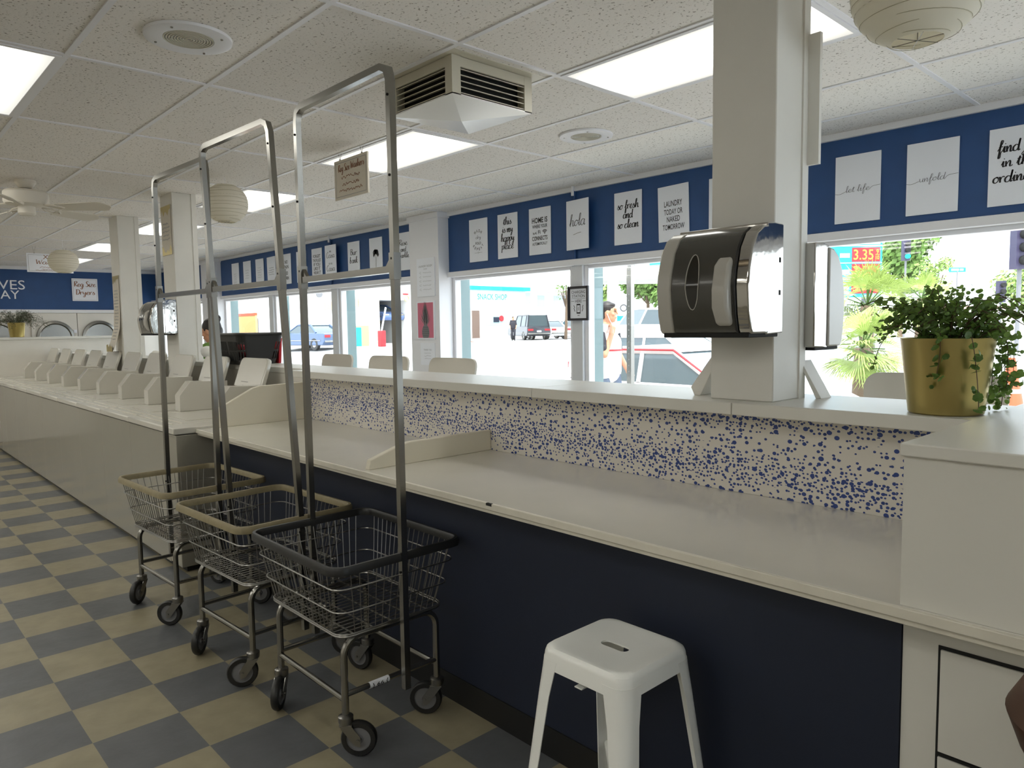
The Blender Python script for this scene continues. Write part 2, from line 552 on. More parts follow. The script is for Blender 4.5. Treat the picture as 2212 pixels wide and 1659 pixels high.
# ceiling: mineral-fibre tiles in a T-bar grid
mc = mat('ceiling_tile', '#ece8e2', 0.9)
nd, lk, bs = nodes(mc)
tc = nd.new('ShaderNodeTexCoord')
vo = nd.new('ShaderNodeTexNoise'); vo.inputs['Scale'].default_value = 75; vo.inputs['Detail'].default_value = 3; vo.inputs['Roughness'].default_value = 0.6
cr = nd.new('ShaderNodeValToRGB')
cr.color_ramp.elements[0].position, cr.color_ramp.elements[0].color = 0.335, lin('#989188')
cr.color_ramp.elements[1].position, cr.color_ramp.elements[1].color = 0.395, lin('#efebe6')
cell = nd.new('ShaderNodeTexWhiteNoise'); cell.noise_dimensions = '2D'
mp = nd.new('ShaderNodeMapping'); mp.inputs['Scale'].default_value = (1 / 1.2192, 1 / 0.6096, 1)
mp.inputs['Location'].default_value = (2.51 / 1.2192 + 30, -1.44 / 0.6096 + 30, 0)
fl = nd.new('ShaderNodeVectorMath'); fl.operation = 'FLOOR'
mr = nd.new('ShaderNodeMapRange'); mr.inputs['To Min'].default_value, mr.inputs['To Max'].default_value = 0.9, 1.06
vm = nd.new('ShaderNodeVectorMath'); vm.operation = 'SCALE'
lk.new(tc.outputs['Object'], vo.inputs['Vector']); lk.new(vo.outputs['Fac'], cr.inputs[0])
lk.new(tc.outputs['Object'], mp.inputs[0]); lk.new(mp.outputs[0], fl.inputs[0]); lk.new(fl.outputs[0], cell.inputs['Vector'])
lk.new(cell.outputs['Value'], mr.inputs['Value']); lk.new(cr.outputs[0], vm.inputs[0]); lk.new(mr.outputs[0], vm.inputs['Scale'])
lk.new(vm.outputs[0], bs.inputs['Base Color'])
bp = nd.new('ShaderNodeBump'); bp.inputs['Strength'].default_value = 0.4; bp.inputs['Distance'].default_value = 0.003
lk.new(vo.outputs['Fac'], bp.inputs['Height']); lk.new(bp.outputs[0], bs.inputs['Normal'])
GX = [-2.51 + 1.2192 * k for k in range(-11, 5)]
GY = [1.44 + 0.6096 * k for k in range(-11, 6)]
ceiling = struct(box('ceiling', mc, XL - .3, XR + .3, YB - .2, YF + .15, CH, CH + 0.3))
g = MB()
for x in GX:
    if XL < x < XR: g.box(x - .012, x + .012, YB, YF, CH - .006, CH + .002)
for y in GY:
    if YB < y < YF - .05: g.box(XL, XR, y - .012, y + .012, CH - .0055, CH + .002)
g.build('grid', M['trim'], ceiling)

# walls
struct(box('wall_back', M['white'], XL, XR, YB - .2, YB, 0, CH))
wr_ = MB().box(XR, XR + .2, YB, YF + .15, 0, .75)
wr_.box(XR, XR + .2, YB, YF + .15, 2.1, CH); wr_.box(XR, XR + .2, YB, .9, .75, 2.1); wr_.box(XR, XR + .2, YF - .3, YF + .15, .75, 2.1)
struct(wr_.build('wall_right', M['white']))
wn = empty_struct('window_11')  # unseen window, added so daylight reaches the pillars' right faces
f = MB()
for y0, y1 in ((.9, .95), (2.7, 2.78), (YF - .35, YF - .3)): f.box(XR + .04, XR + .12, y0, y1, .75, 2.1)
f.box(XR + .04, XR + .12, .9, YF - .3, .75, .8); f.box(XR + .04, XR + .12, .9, YF - .3, 2.05, 2.1)
f.build('frame', M['trim'], wn)
MB().box(XR + .07, XR + .076, .92, YF - .32, .77, 2.08).build('pane', M['glass'], wn)
# far wall with the dryer bank: white below, blue band above
FW = 5.2
struct(box('wall_left', M['white'], XL - .2, XL, YB, YF + .15, 0, CH))
struct(box('wall_left_band', M['blue'], XL, XL + .02, YB, YF, CZ + .445, CZ + 1.16)).name = 'trim_6'
struct(box('trim_1', M['trim'], XL, XL + .04, YB, YF, CZ + 1.16, CH))
struct(box('trim_2', M['trim'], XL, XL + .05, YB, YF, CZ + .385, CZ + .445))
# window wall
SILL, HB, HT, BT = 0.72, CZ + .535, CZ + .59, CZ + 1.178
wf = MB()
wf.box(XL, XR, YF, YF + .15, 0, SILL)
wf.box(XL, XR, YF + .01, YF + .15, HB, CH)
struct(wf.build('wall_front', M['white']))
PIL = [(-12.95, -12.42), (-6.72, -6.2)]
segs = [(XL, -12.95), (-12.42, -6.72), (-6.2, XR)]
tn = 7
for i, (a, b) in enumerate(segs):
    bb = struct(MB().box(a, b, YF - .02, YF + .012, HT, BT).build('trim_%d' % tn, M['blue'])); tn += 1
    struct(box('trim_%d' % tn, M['trim'], a, b, YF - .05, YF + .012, HB, HT, bevel=.006)); tn += 1
    struct(box('trim_%d' % tn, M['trim'], a, b, YF - .045, YF + .012, BT, CH, bevel=.004)); tn += 1
    struct(box('trim_%d' % tn, M['trim'], a, b, YF - .06, YF + .15, SILL - .03, SILL + .01, bevel=.006)); tn += 1
for i, (a, b) in enumerate(PIL):
    p = struct(box('pillar', M['trim'], a, b, YF - .16, YF + .2, 0, CH - .05))
    box('cap', M['trim'], a - .02, b + .02, YF - .18, YF + .2, CH - .06, CH, p, .006)
# conduits running over the mullions
for i, x in enumerate((-4.38, -8.68)):
    c = MB().tube([(x, YF - .035, HB), (x, YF - .035, CH - .03)], .012, 8).build('trim_%d' % tn, M['blue']); tn += 1
    struct(c)
    MB().tube([(x, YF - .06, BT - .04), (x, YF - .06, CH)], .013, 8).build('elbow', M['trim'], c)
# windows: frames, mullions, panes
WIN = [(-15.6, -14.4), (-14.2, -12.95), (-12.42, -10.65), (-10.51, -8.75), (-8.594, -6.72), (-6.2, -4.445), (-4.318, -2.62), (-2.49, -.75), (-.62, 1.2), (1.33, 3.1)]
for i, (a, b) in enumerate(WIN):
    wn = empty_struct('window_%d' % (i + 1))
    f = MB()
    t = .045
    f.box(a, a + t, YF + .02, YF + .1, SILL, HB); f.box(b - t, b, YF + .02, YF + .1, SILL, HB)
    f.box(a + t, b - t, YF + .021, YF + .099, HB - .03, HB + .01); f.box(a + t, b - t, YF + .021, YF + .099, SILL + .001, SILL + t)
    f.build('frame', M['trim'], wn, .004)
    e = MB()
    e.box(a - .02, a + .028, YF + .1, YF + .24, SILL, HB)
    e.box(b - .028, b + .02, YF + .1, YF + .24, SILL, HB)
    e.build('outer_jamb', M['alum'], wn)
    MB().box(a + .02, b - .02, YF + .06, YF + .066, SILL + .02, HB).build('pane', M['glass'], wn)
for i, (a, b) in enumerate(zip(WIN[:-1], WIN[1:])):
    if b[0] - a[1] > .1 and b[0] - a[1] < .25:
        struct(MB().box(a[1], b[0], YF - .01, YF + .1, SILL, HB + .01).build('trim_%d' % tn, M['post'], None, .004)); tn += 1
# pilasters standing on the bar ledge
LZ, LF, LB, CF = CZ - .2605, 2.16, 2.60, 2.246
COLX = [(-1.392, -1.16), (-7.06, -6.755), (-8.73, -8.43)]
for i, (a, b) in enumerate(COLX):
    d = 2.45 if i == 0 else 2.44
    p = struct(box('pillar', M['column'], a, b, CF, d, LZ if i == 0 else 0, CH, bevel=.004))
    box('corner_trim', M['column'], b - .012 if i == 0 else b - .05, b + .006, d - .03, d + .012, LZ if i == 0 else 0, CH, p)

# ------------------------------------------------------------------ ceiling fixtures
def ceiling_light(x0, y0, label):
    t = thing('ceiling_light', label, 'ceiling light', (x0 + .6096, y0 + .3048, CH - .004), 0, 'fluorescent ceiling panels')
    a, b = .6096 - .014, .3048 - .014
    f = MB()
    w_ = .022
    f.box(-a, a, -b, -b + w_, -.006, .0); f.box(-a, a, b - w_, b, -.006, .0)
    f.box(-a, -a + w_, -b + w_, b - w_, -.006, .0); f.box(a - w_, a, -b + w_, b - w_, -.006, .0)
    f.build('frame', M['trim'], t)
    MB().box(-a + w_, a - w_, -b + w_, b - w_, -.003, .001).build('diffuser', M['lampdim'] if label.startswith('dim') else M['lamp'], t)
LAB = {(2, 0): 'lit ceiling panel over the aisle', (0, 1): 'bright fluorescent ceiling panel beside the big white pillar', (1, 1): 'lit ceiling panel behind the hanging washers sign',
       (2, 1): 'lit ceiling panel beside the paper lantern above the carts', (3, 1): 'lit ceiling panel seen between the two distant pillars',
       (4, 1): 'small lit ceiling panel left of the distant pillar', (5, 1): 'farthest lit ceiling panel by the far blue wall',
       (0, 0): 'dim cream ceiling panel nearest the round ceiling speaker, top left corner', (1, 0): 'sliver of lit ceiling panel at the left picture edge'}
for r, y in enumerate((.22, 2.66, -.999, -1.609, -2.828, -3.437, -4.656)):  # negative rows: unseen panels behind the viewer, added to brighten the room
    for k in range(-1, 6):
        x = -2.51 - 2.4384 * k
        if r == 0 and k < 0 or r == 1 and k < 0: continue
        ceiling_light(x, y, LAB.get((k, r), 'lit ceiling panel over the aisle') if r < 2 else 'unseen fill-light ceiling panel added behind the viewer')
def speaker(x, y, label):
    t = thing('ceiling_speaker', label, 'speaker', (x, y, CH), 0, 'round ceiling speakers')
    MB().lathe([(.172, -.001), (.17, -.012), (.155, -.016), (.10, -.012), (.095, -.006), (.001, -.006)], seg=48).build('rim', M['trim'], t)
    gr = MB()
    for k in range(9):
        r = .008 + .0105 * k
        gr.lathe([(r, -.012), (r + .0055, -.012), (r + .0055, -.009), (r, -.009), (r, -.012)], seg=40)
    gr.build('grille', M['louver'], t)
    for k in range(4):
        a = PI / 4 + k * PI / 2
        MB().lathe([(.006, -.014), (.005, -.019), (.001, -.02)], (.14 * math.cos(a), .14 * math.sin(a), 0), 8).build('screw', M['chrome'], t)
speaker(-3.19, 1.161, 'round white ceiling speaker above the left aisle, top left')
speaker(-3.165, 3.624, 'round white ceiling speaker near the blue window wall')
# air diffuser: louvred sides, shallow pyramid below
t = thing('air_diffuser', 'boxy white louvred air diffuser hanging from the ceiling', 'air vent', (-2.862, 2.345, CZ + 1.045))
hw, hd, hh = .245, .25, .172
f = MB()
cn = .05
for sx in (-1, 1):
    for sy in (-1, 1):
        x, y = sx * hw, sy * hd
        f.box(min(x, x - sx * cn), max(x, x - sx * cn), min(y, y - sy * cn), max(y, y - sy * cn), .001, hh - .001)
for sy in (-1, 1):
    f.box(-hw + cn, hw - cn, min(sy * (hd - .001), sy * (hd - .012)), max(sy * (hd - .001), sy * (hd - .012)), hh - .045, hh - .002)
    f.box(min(sy * (hw - .001), sy * (hw - .012)), max(sy * (hw - .001), sy * (hw - .012)), -hd + cn, hd - cn, hh - .045, hh - .002)
f.build('housing', M['louver'], t)
MB().box(-hw - .05, hw + .05, -hd - .05, hd + .05, hh, hh + .018).build('flange', M['louver'], t, .003)
MB().box(-hw + .05, hw - .05, -hd + .05, hd - .05, .02, hh - .01).build('core', M['dark'], t)
for k in range(5):
    z = .012 + k * .026
    for ax in range(2):
        for s_ in (-1, 1):
            l = MB()
            if ax == 0:
                l.hexa([(-hw + .04, s_ * (hd - .004), z), (hw - .04, s_ * (hd - .004), z), (hw - .04, s_ * (hd - .04), z + .012), (-hw + .04, s_ * (hd - .04), z + .012)],
                       [(-hw + .04, s_ * (hd - .004), z + .004), (hw - .04, s_ * (hd - .004), z + .004), (hw - .04, s_ * (hd - .04), z + .016), (-hw + .04, s_ * (hd - .04), z + .016)])
            else:
                l.hexa([(s_ * (hw - .004), -hd + .04, z), (s_ * (hw - .004), hd - .04, z), (s_ * (hw - .04), hd - .04, z + .012), (s_ * (hw - .04), -hd + .04, z + .012)],
                       [(s_ * (hw - .004), -hd + .04, z + .004), (s_ * (hw - .004), hd - .04, z + .004), (s_ * (hw - .04), hd - .04, z + .016), (s_ * (hw - .04), -hd + .04, z + .016)])
            l.build('louver', M['louver'], t)
MB().add([(-hw, -hd, 0), (hw, -hd, 0), (hw, hd, 0), (-hw, hd, 0), (0, 0, -.028), (-hw, -hd, .006), (hw, -hd, .006), (hw, hd, .006), (-hw, hd, .006)],
         [(0, 1, 4), (1, 2, 4), (2, 3, 4), (3, 0, 4), (0, 1, 6, 5), (1, 2, 7, 6), (2, 3, 8, 7), (3, 0, 5, 8), (5, 6, 7, 8)]).build('bottom_pan', mat('diffuser_pan', '#eeeeec', .18), t, smooth=False)
# ceiling fan
t = thing('ceiling_fan', 'white ceiling fan with motor housing, top left', 'ceiling fan', (-6.95, 1.2, CH), 0.0)
MB().lathe([(.001, 0), (.075, 0), (.075, -.02), (.045, -.06), (.04, -.062), (.001, -.062)]).build('canopy', M['fan'], t)
MB().lathe([(.014, -.05), (.014, -.09)], seg=12).build('rod', M['fan'], t)
MB().lathe([(.03, -.065), (.07, -.072), (.145, -.085), (.157, -.10), (.157, -.17), (.145, -.19), (.06, -.205), (.001, -.205)], seg=40).build('motor_housing', M['fan'], t)
MB().lathe([(.06, -.205), (.062, -.26), (.05, -.275), (.001, -.278)], seg=24).build('switch_cup', M['fan'], t)
for k in range(5):
    a = math.radians(47 + 72 * k)
    R_ = Matrix.Rotation(a, 4, 'Z')
    b = MB()
    n = 10
    top, bot = [], []
    for i in range(n + 1):
        u = i / n
        x = .25 + .42 * u
        h_ = .05 + .022 * u if u < .8 else .068 * math.sqrt(max(0.02, 1 - ((u - .8) / .2) ** 2))
        top.append((x, h_, -.215 - .32 * h_)); bot.append((x, -h_, -.215 + .32 * h_))
    poly = bot + top[::-1]
    b.prism(poly, (0, 0, .006)).xf(R_)
    bl = b.build('blade', M['fan'], t)
    br = MB().tube([(.14, 0, -.195), (.19, .03, -.208), (.26, .028, -.222), (.3, 0, -.217), (.26, -.028, -.205), (.19, -.03, -.2), (.14, 0, -.195)], .008, 6).xf(R_)
    br.build('bracket', M['fan'], bl)
# paper lanterns
def lantern(p, r, rz, label):
    t = thing('paper_lantern', label, 'paper lantern', p, 0, 'white paper lanterns')
    prof = []
    n = 40
    for i in range(n + 1):
        ph = -1.18 + 2.36 * i / n
        rr = r * math.cos(ph)
        bul = 1 - .018 * (i % 2)
        prof.append((rr * bul, rz * math.sin(ph)))
    inner = [(a * .985, b) for a, b in prof[::-1]]
    MB().lathe(prof + inner + [prof[0]], seg=48).build('shade', M['paper'], t)
    rb = MB()
    for k in range(13):
        ph = -1.1 + 2.2 * k / 12
        rr = r * math.cos(ph) * 1.001
        rb.tube([(rr * math.cos(2 * PI * i / 40), rr * math.sin(2 * PI * i / 40), rz * math.sin(ph) + .004 * math.sin(k * 3 + 2 * PI * i / 20)) for i in range(40)], .0011, 4, True)
    rb.build('bamboo_rib', M['rib'], t)
    wr = MB()
    for k in range(3):
        a = k * PI / 3
        e = r * math.cos(1.18)
        wr.tube([(e * math.cos(a), e * math.sin(a), -rz * math.sin(1.18)), (-e * math.cos(a), -e * math.sin(a), -rz * math.sin(1.18))], .0012, 4)
    wr.tube([(0, 0, -rz * .92), (0, 0, rz * .95)], .0015, 4)
    wr.build('wire_frame', M['steelwire'], t)
    MB().tube([(0, 0, rz * .9), (0, 0, CH - p[2])], .0015, 5).build('cord', M['trim'], t)
pl = W(1985, -24, 2.15); lantern(tuple(pl), .185, .16, 'white paper lantern at the top right corner beside the big pillar')
pl = W(488, 440, 5.8); lantern(tuple(pl), .17, .157, 'white paper lantern seen through the cart racks')
pl = W(137, 565, 9.0); lantern(tuple(pl), .17, .15, 'small distant white paper lantern over the XXL sign')
# ================================================================== POSTERS AND SIGNS
def poster(label, fr, w, h, group, th=.006, m='poster', name='poster', cat='poster', standoff=.004):
    mb = MB()
    rect(mb, fr, -w / 2, w / 2, -h / 2, h / 2, -th, 0)
    o = mb.build(name, M[m])
    return tag(o, label, cat, group)
def wall_fr(x, z, y=None, tilt=0.0, yaw=0.0, off=.03):
    r = Vector((math.cos(tilt), 0, math.sin(tilt)))
    u = Vector((-math.sin(tilt), 0, math.cos(tilt)))
    if yaw:
        q = Matrix.Rotation(yaw, 3, 'Z')
        r, u = q @ r, q @ u
    return Frame((x, (YF - off) if y is None else y, z), r, u)
PW, PH, PZ = .282, .428, CZ + .882
rnd = random.Random(3)
def mk(label, x, fn, tilt=0.0, z=PZ, off=.03, yaw=0.0, ink='ink'):
    fr = wall_fr(x, z, None, tilt, yaw, off)
    p = poster(label, fr, PW, PH, 'white quote posters on the blue band')
    mb = MB()
    fn(mb, fr)
    if mb.v:
        mb.build('lettering', M[ink], p)
    return p
def t_lines(lines, bold=.012):
    def fn(mb, fr):
        for s, cy, w_, h_ in lines:
            type_text(mb, fr, s, 0, cy, w_, h_, bold)
    return fn
def b_lines(lines, pen=.3):
    def fn(mb, fr):
        for s, cy, w_, xh in lines:
            brush(mb, fr, s, 0, cy, w_, xh, pen)
    return fn
def faint(n, y0, dy, h_, w_):
    def fn(mb, fr):
        for k in range(n):
            squiggle(mb, fr, rnd.uniform(-.01, .01), y0 - dy * k, w_ * rnd.uniform(.7, 1), h_, rnd, .003)
    return fn
mk('faint grey quote poster, leftmost on the long blue band', -11.797, faint(6, .04, .032, .02, .13), ink='ink_grey')
mk('faint grey quote poster, second along from the far left', -11.34, faint(4, .07, .04, .018, .17), ink='ink_grey')
mk('faint grey quote poster, third along from the far left', -10.877, faint(5, .08, .036, .018, .18), ink='ink_grey')
mk('poster of small bold print hanging crooked, left of NO PAIN NO GAIN', -10.47, faint(4, .05, .032, .016, .2), tilt=math.radians(1.2))
mk('poster reading NO PAIN NO GAIN', -9.978, t_lines([('NO', .10, .09, .05), ('PAIN', .03, .14, .05), ('NO', -.06, .09, .05), ('GAIN', -.13, .14, .05)]))
mk('poster mostly hidden by the near cart pole, dark script', -9.52, lambda mb, fr: (brush(mb, fr, 'so', 0, .0, .1, .04, .28), squiggle(mb, fr, .02, -.08, .18, .04, rnd, .009)))
mk('poster reading FORGET THE RULES IF YOU LIKE IT WEAR IT', -9.07,
   t_lines([('FORGET', .11, .2, .042), ('THE RULES', .055, .22, .042), ('IF YOU', 0, .18, .042), ('LIKE IT', -.055, .18, .042), ('WEAR IT', -.11, .2, .042)]))
mk('poster reading mi Casa es su Casa, standing proud of the wall', -8.603, b_lines([('mi', .12, .05, .02), ('Casa', .05, .21, .038), ('es su', -.035, .09, .02), ('Casa', -.12, .21, .038)], .22), off=.085)
mk('poster with Bur bank in brush script', -8.12, b_lines([('Bur', .05, .15, .038), ('bank', -.05, .19, .038)]))
def palm_art(mb, fr):
    ribbon(mb, fr, spline([(0, .02), (.004, -.06), (0, -.17)], 4), lambda a, b: .006)
    for k in range(17):
        a = -0.6 + (PI + 1.2) * k / 16
        L = .065 * rnd.uniform(.8, 1.1)
        ribbon(mb, fr, spline([(0, .03), (L * .6 * math.cos(a), .03 + L * .7 * math.sin(a)), (L * math.cos(a), .03 + L * .75 * math.sin(a) - .02)], 5), lambda p, q: .012)
mk('poster with a small black palm tree', -7.608, palm_art)
mk('poster reading Rise and sparkle, next to the window pillar', -7.03, b_lines([('Rise', .07, .17, .034), ('and', 0, .11, .028), ('sparkle', -.07, .22, .03)]))
def wash(mb, fr):
    arc_text(mb, fr, 'WASH', 0, .02, .075, .03, PI * .72, PI * .28)
    brush(mb, fr, 'dry', 0, .015, .08, .018, .2)
    type_text(mb, fr, 'FOLD', 0, -.03, .085, .026, .01)
    arc_text(mb, fr, 'REPEAT', 0, -.005, .085, .027, PI * 1.2, PI * 1.8, True)
    ribbon(mb, fr, [(-.06, -.125), (.06, -.125)], lambda a, b: .0015); ribbon(mb, fr, [(0, -.115), (.012, -.125), (0, -.135), (-.012, -.125), (0, -.115)], lambda a, b: .0015)
mk('poster reading WASH dry FOLD REPEAT in a circle', -5.70, wash)
mk('poster reading this is my happy place', -5.262, b_lines([('this', .11, .115, .036), ('is my', .035, .15, .036), ('happy', -.05, .19, .038), ('place', -.125, .17, .036)]))
def homeis(mb, fr):
    for s, cy, w_, h_, b_ in (('HOME IS', .10, .2, .05, .02), ('WHERE YOUR', .045, .195, .032, .008), ('CONNECTS', -.065, .2, .04, .015), ('AUTOMATICALLY', -.115, .195, .026, .008)):
        type_text(mb, fr, s, 0, cy, w_, h_, b_)
    brush(mb, fr, 'wi', -.065, -.025, .05, .018, .3); type_text(mb, fr, 'Fi', -.005, -.01, .03, .034, .01)
    for r_ in (.012, .024, .036):
        ribbon(mb, fr, [(.065 + r_ * math.cos(a), -.03 + r_ * math.sin(a)) for a in [PI * .22 + PI * .56 * i / 8 for i in range(9)]], lambda a, b: .007)
    ribbon(mb, fr, [(.061, -.03), (.069, -.03)], lambda a, b: .008)
mk('poster reading HOME IS WHERE YOUR wi Fi CONNECTS', -4.82, homeis)
def hola(mb, fr):
    brush(mb, fr, 'hola', 0, -.01, .2, .05, .16, .3)
    ribbon(mb, fr, spline([(-.05, -.085), (0, -.075), (.05, -.07)], 5), lambda a, b: .003)
mk('poster reading hola, tilted out from the wall', -4.315, hola, off=.075, yaw=-.1)
mk('poster reading so fresh and so clean', -3.797, b_lines([('so fresh', .075, .22, .034), ('and', 0, .10, .034), ('so clean', -.08, .22, .034)]))
mk('poster reading LAUNDRY TODAY OR NAKED TOMORROW', -3.352, t_lines([('LAUNDRY', .075, .165, .044), ('TODAY OR', .012, .17, .042), ('NAKED', -.045, .12, .042), ('TOMORROW', -.105, .2, .042)], .006), tilt=math.radians(1.6), z=PZ - .015)
mk('blank edge of a poster half hidden behind the big pillar', -2.895, lambda mb, fr: None, z=PZ - .02)
def life(word, w_):
    def fn(mb, fr):
        brush(mb, fr, word, 0, -.02, w_, .02, .14, .3)
        ribbon(mb, fr, spline([(-.14, -.022), (-.11, -.026), (-w_ / 2, -.014)], 5), lambda a, b: .0018)
        ribbon(mb, fr, spline([(w_ / 2, -.016), (w_ / 2 + .02, 0), (.14, .004)], 5), lambda a, b: .0018)
    return fn
mk('poster with let life in thin script', -1.955, life('let life', .15), z=PZ - .03)
mk('poster with unfold in thin script', -1.522, life('unfold', .14), z=PZ - .03)
mk('poster reading find joy in the ordinary, cut by the right edge', -1.09, b_lines([('find joy', .08, .2, .032), ('in the', 0, .16, .03), ('ordinary', -.085, .24, .032)], .3), z=PZ - .03)
# pillar posters
PY = YF - .16
def pil(label, x0, x1, z0, z1, fn, th=.012, ink='ink_grey'):
    fr = Frame(((x0 + x1) / 2, PY - th - .002, CZ + (z0 + z1) / 2), (1, 0, 0), (0, 0, 1))
    p = poster(label, fr, x1 - x0, z1 - z0, 'notices on the window pillar', th)
    mb = MB(); fn(mb, fr); mb.build('lettering', M[ink], p)
    return p, fr
def laundry_room(mb, fr):
    type_text(mb, fr, 'LAUNDRY ROOM', 0, .12, .24, .022)
    type_text(mb, fr, 'GUIDE', 0, .09, .06, .012)
    for k in range(5):
        y = .05 - .045 * k
        ribbon(mb, fr, [(-.11, y), (-.075, y + .012), (-.075, y - .012), (-.11, y)], lambda a, b: .002)
        squiggle(mb, fr, .03, y, .15, .012, rnd, .002)
pil('tall white LAUNDRY ROOM symbols chart, top of the window pillar', -6.575, -6.262, .342, .75, laundry_room)
fr = Frame((-6.435, PY - .014, CZ + .085), (1, 0, 0), (0, 0, 1))
p = poster('pink framed print of a silver pineapple on the window pillar', fr, .32, .41, 'notices on the window pillar', .014, name='framed_print', cat='poster')
mb = MB(); rect(mb, fr, -.14, .14, -.19, .19, 0, .001); mb.build('pink_ground', M['pink'], p)
mb = MB()
body = [(.066 * math.cos(a), -.13 + .085 * math.sin(a)) for a in [2 * PI * k / 24 for k in range(24)]]
body = [(x, max(y, -.189)) for x, y in body]
mb.add([fr.p(x, y, .0022) for x, y in body], [tuple(range(24))])
mb.build('fruit', M['grey'], p)
ml, md = MB(), MB()
for k in range(34):
    u = k / 33
    y0 = -.06 + .10 * u
    s_ = (-1) ** k
    spread = (.085 * (1 - u) + .012) * rnd.uniform(.6, 1.1)
    L = .075 + .10 * u * rnd.uniform(.8, 1.1)
    pts = spline([(s_ * .008, y0), (s_ * spread * .55, y0 + L * .45), (s_ * spread, y0 + L)], 6)
    n_ = len(pts)
    for i_, (mbx, wd, lf_) in enumerate(((ml, .015, .0024), (md, .0045, .0032))):
        vs = []
        for q, (x_, y_) in enumerate(pts):
            w2 = wd / 2 * (1 - (q / (n_ - 1)) ** 1.6) + .0004
            vs += [fr.p(x_ - w2, y_, lf_ + k * 2e-5), fr.p(x_ + w2, y_, lf_ + k * 2e-5)]
        mbx.add(vs, [(2 * q, 2 * q + 1, 2 * q + 3, 2 * q + 2) for q in range(n_ - 1)])
for k in range(6):
    for j in range(6):
        x_, y_ = -.055 + .022 * j, -.185 + .022 * k
        if (x_ / .06) ** 2 + ((y_ + .13) / .08) ** 2 < 1:
            ribbon(md, fr, [(x_ - .008, y_ - .006), (x_, y_ + .004), (x_ + .008, y_ - .006)], lambda a, b: .003, .003)
ml.build('crown', M['ink_grey'], p)
md.build('crown_veins', M['ink'], p)
def thanks(mb, fr):
    type_text(mb, fr, 'THANK YOU', 0, .045, .14, .018)
    for k in range(3): squiggle(mb, fr, 0, .01 - .03 * k, .12, .012, rnd, .002)
pil('small white THANK YOU notice below the pineapple print', -6.55, -6.29, -.40, -.16, thanks, .004)
# charging station frame on the mullion
fr = Frame((-4.338, YF - .035, CZ + .198), (1, 0, 0), (0, 0, 1))
fm = thing('framed_sign', 'black framed charging station sign on the window post', 'sign', tuple(fr.o))
fr0 = Frame((0, 0, 0), (1, 0, 0), (0, 0, 1))
mb = MB()
for a in ((-.121, -.101, -.151, .151), (.101, .121, -.151, .151), (-.101, .101, .131, .151), (-.101, .101, -.151, -.131)): rect(mb, fr0, *a, 0, .02)
mb.build('frame', mat('black_frame', '#1c1820', 0.4), fm, .002)
mb = MB(); rect(mb, fr0, -.105, .105, -.135, .135, -.012, .004); mb.build('sheet', M['poster'], fm)
mb = MB()
fq = Frame((0, -.005, 0), (1, 0, 0), (0, 0, 1))
type_text(mb, fq, 'CHARGING', 0, .10, .16, .026); type_text(mb, fq, 'STATION', 0, .065, .15, .024); type_text(mb, fq, 'HERE', 0, .02, .075, .026)
rect(mb, fq, -.08, .08, .042, .044); rect(mb, fq, -.085, -.05, .019, .022); rect(mb, fq, .05, .085, .019, .022)
for a in ((-.022, -.017, -.09, -.005), (.017, .022, -.09, -.005), (-.022, .022, -.016, -.004), (-.022, .022, -.09, -.078)): rect(mb, fq, *a)
for s_ in (-1, 1): ribbon(mb, fq, [(s_ * .055, -.015), (s_ * .045, -.04), (s_ * .055, -.04), (s_ * .042, -.07)], lambda a, b: .006)
ribbon(mb, fq, [(.004, -.03), (-.004, -.046), (.004, -.046), (-.003, -.062)], lambda a, b: .004); rect(mb, fq, -.012, .012, -.108, -.104)
mb.build('lettering', M['ink'], fm)
# hanging sign
def hung_sign(name, label, o, r, w_, h_, fn, chain=True, mcol='sign'):
    t = thing(name, label, 'sign', o)
    fr = Frame((0, 0, 0), r, (0, 0, 1))
    mb = MB(); rect(mb, fr, -w_ / 2, w_ / 2, -h_ / 2, h_ / 2, -.006, .006); b = mb.build('board', M[mcol], t)
    mb = MB(); fn(mb, fr); mb.build('lettering', M['ink_brown'], t)
    mb = MB()
    e = .018
    for a in ((-w_ / 2 + e, w_ / 2 - e, h_ / 2 - e - .003, h_ / 2 - e), (-w_ / 2 + e, w_ / 2 - e, -h_ / 2 + e, -h_ / 2 + e + .003), (-w_ / 2 + e, -w_ / 2 + e + .003, -h_ / 2 + e, h_ / 2 - e), (w_ / 2 - e - .003, w_ / 2 - e, -h_ / 2 + e, h_ / 2 - e)):
        rect(mb, fr, *a, .006, .007)
    mb.build('border', M['ink_grey'], t)
    if chain:
        top = CH - .006 - o[2]
        for s_ in (-1, 1):
            c = MB()
            x = s_ * w_ * .33
            c.tube([fr.p(x - .02, top), fr.p(x, h_ / 2 + .004), fr.p(x + .02, top)], .0015, 5)
            c.lathe([(.006, -.004), (.008, 0), (.006, .004)], fr.p(x, h_ / 2 + .004), 8)
            c.build('hanger', M['steelwire'], t)
    return t, fr
def fz(f):
    class Q: pass
    return f
def lift_text(fn):
    def g(mb, fr):
        fn(mb, Frame(fr.p(0, 0, .006), fr.r, fr.u))
    return g
def reg_w(mb, fr):
    brush(mb, fr, 'Reg Size', -.085, .055, .15, .024, .3); brush(mb, fr, 'Washers', .09, .058, .17, .024, .34)
    for y, w_, h_ in ((.012, .24, .022), (-.035, .22, .02), (-.078, .3, .022)): squiggle(mb, fr, 0, y, w_, h_, rnd, .0045)
hung_sign('hanging_sign', 'small hanging board reading Reg Size Washers', (-4.44, 2.66, CZ + 1.035), (1, 0, 0), .43, .268, lift_text(reg_w))
def xxl(mb, fr):
    brush(mb, fr, 'XXL', 0, .055, .17, .03, .3); brush(mb, fr, 'Washers', 0, -.015, .34, .032, .3)
    for y, w_ in ((-.06, .3), (-.085, .25), (-.105, .4)): squiggle(mb, fr, .02, y, w_, .012, rnd, .004)
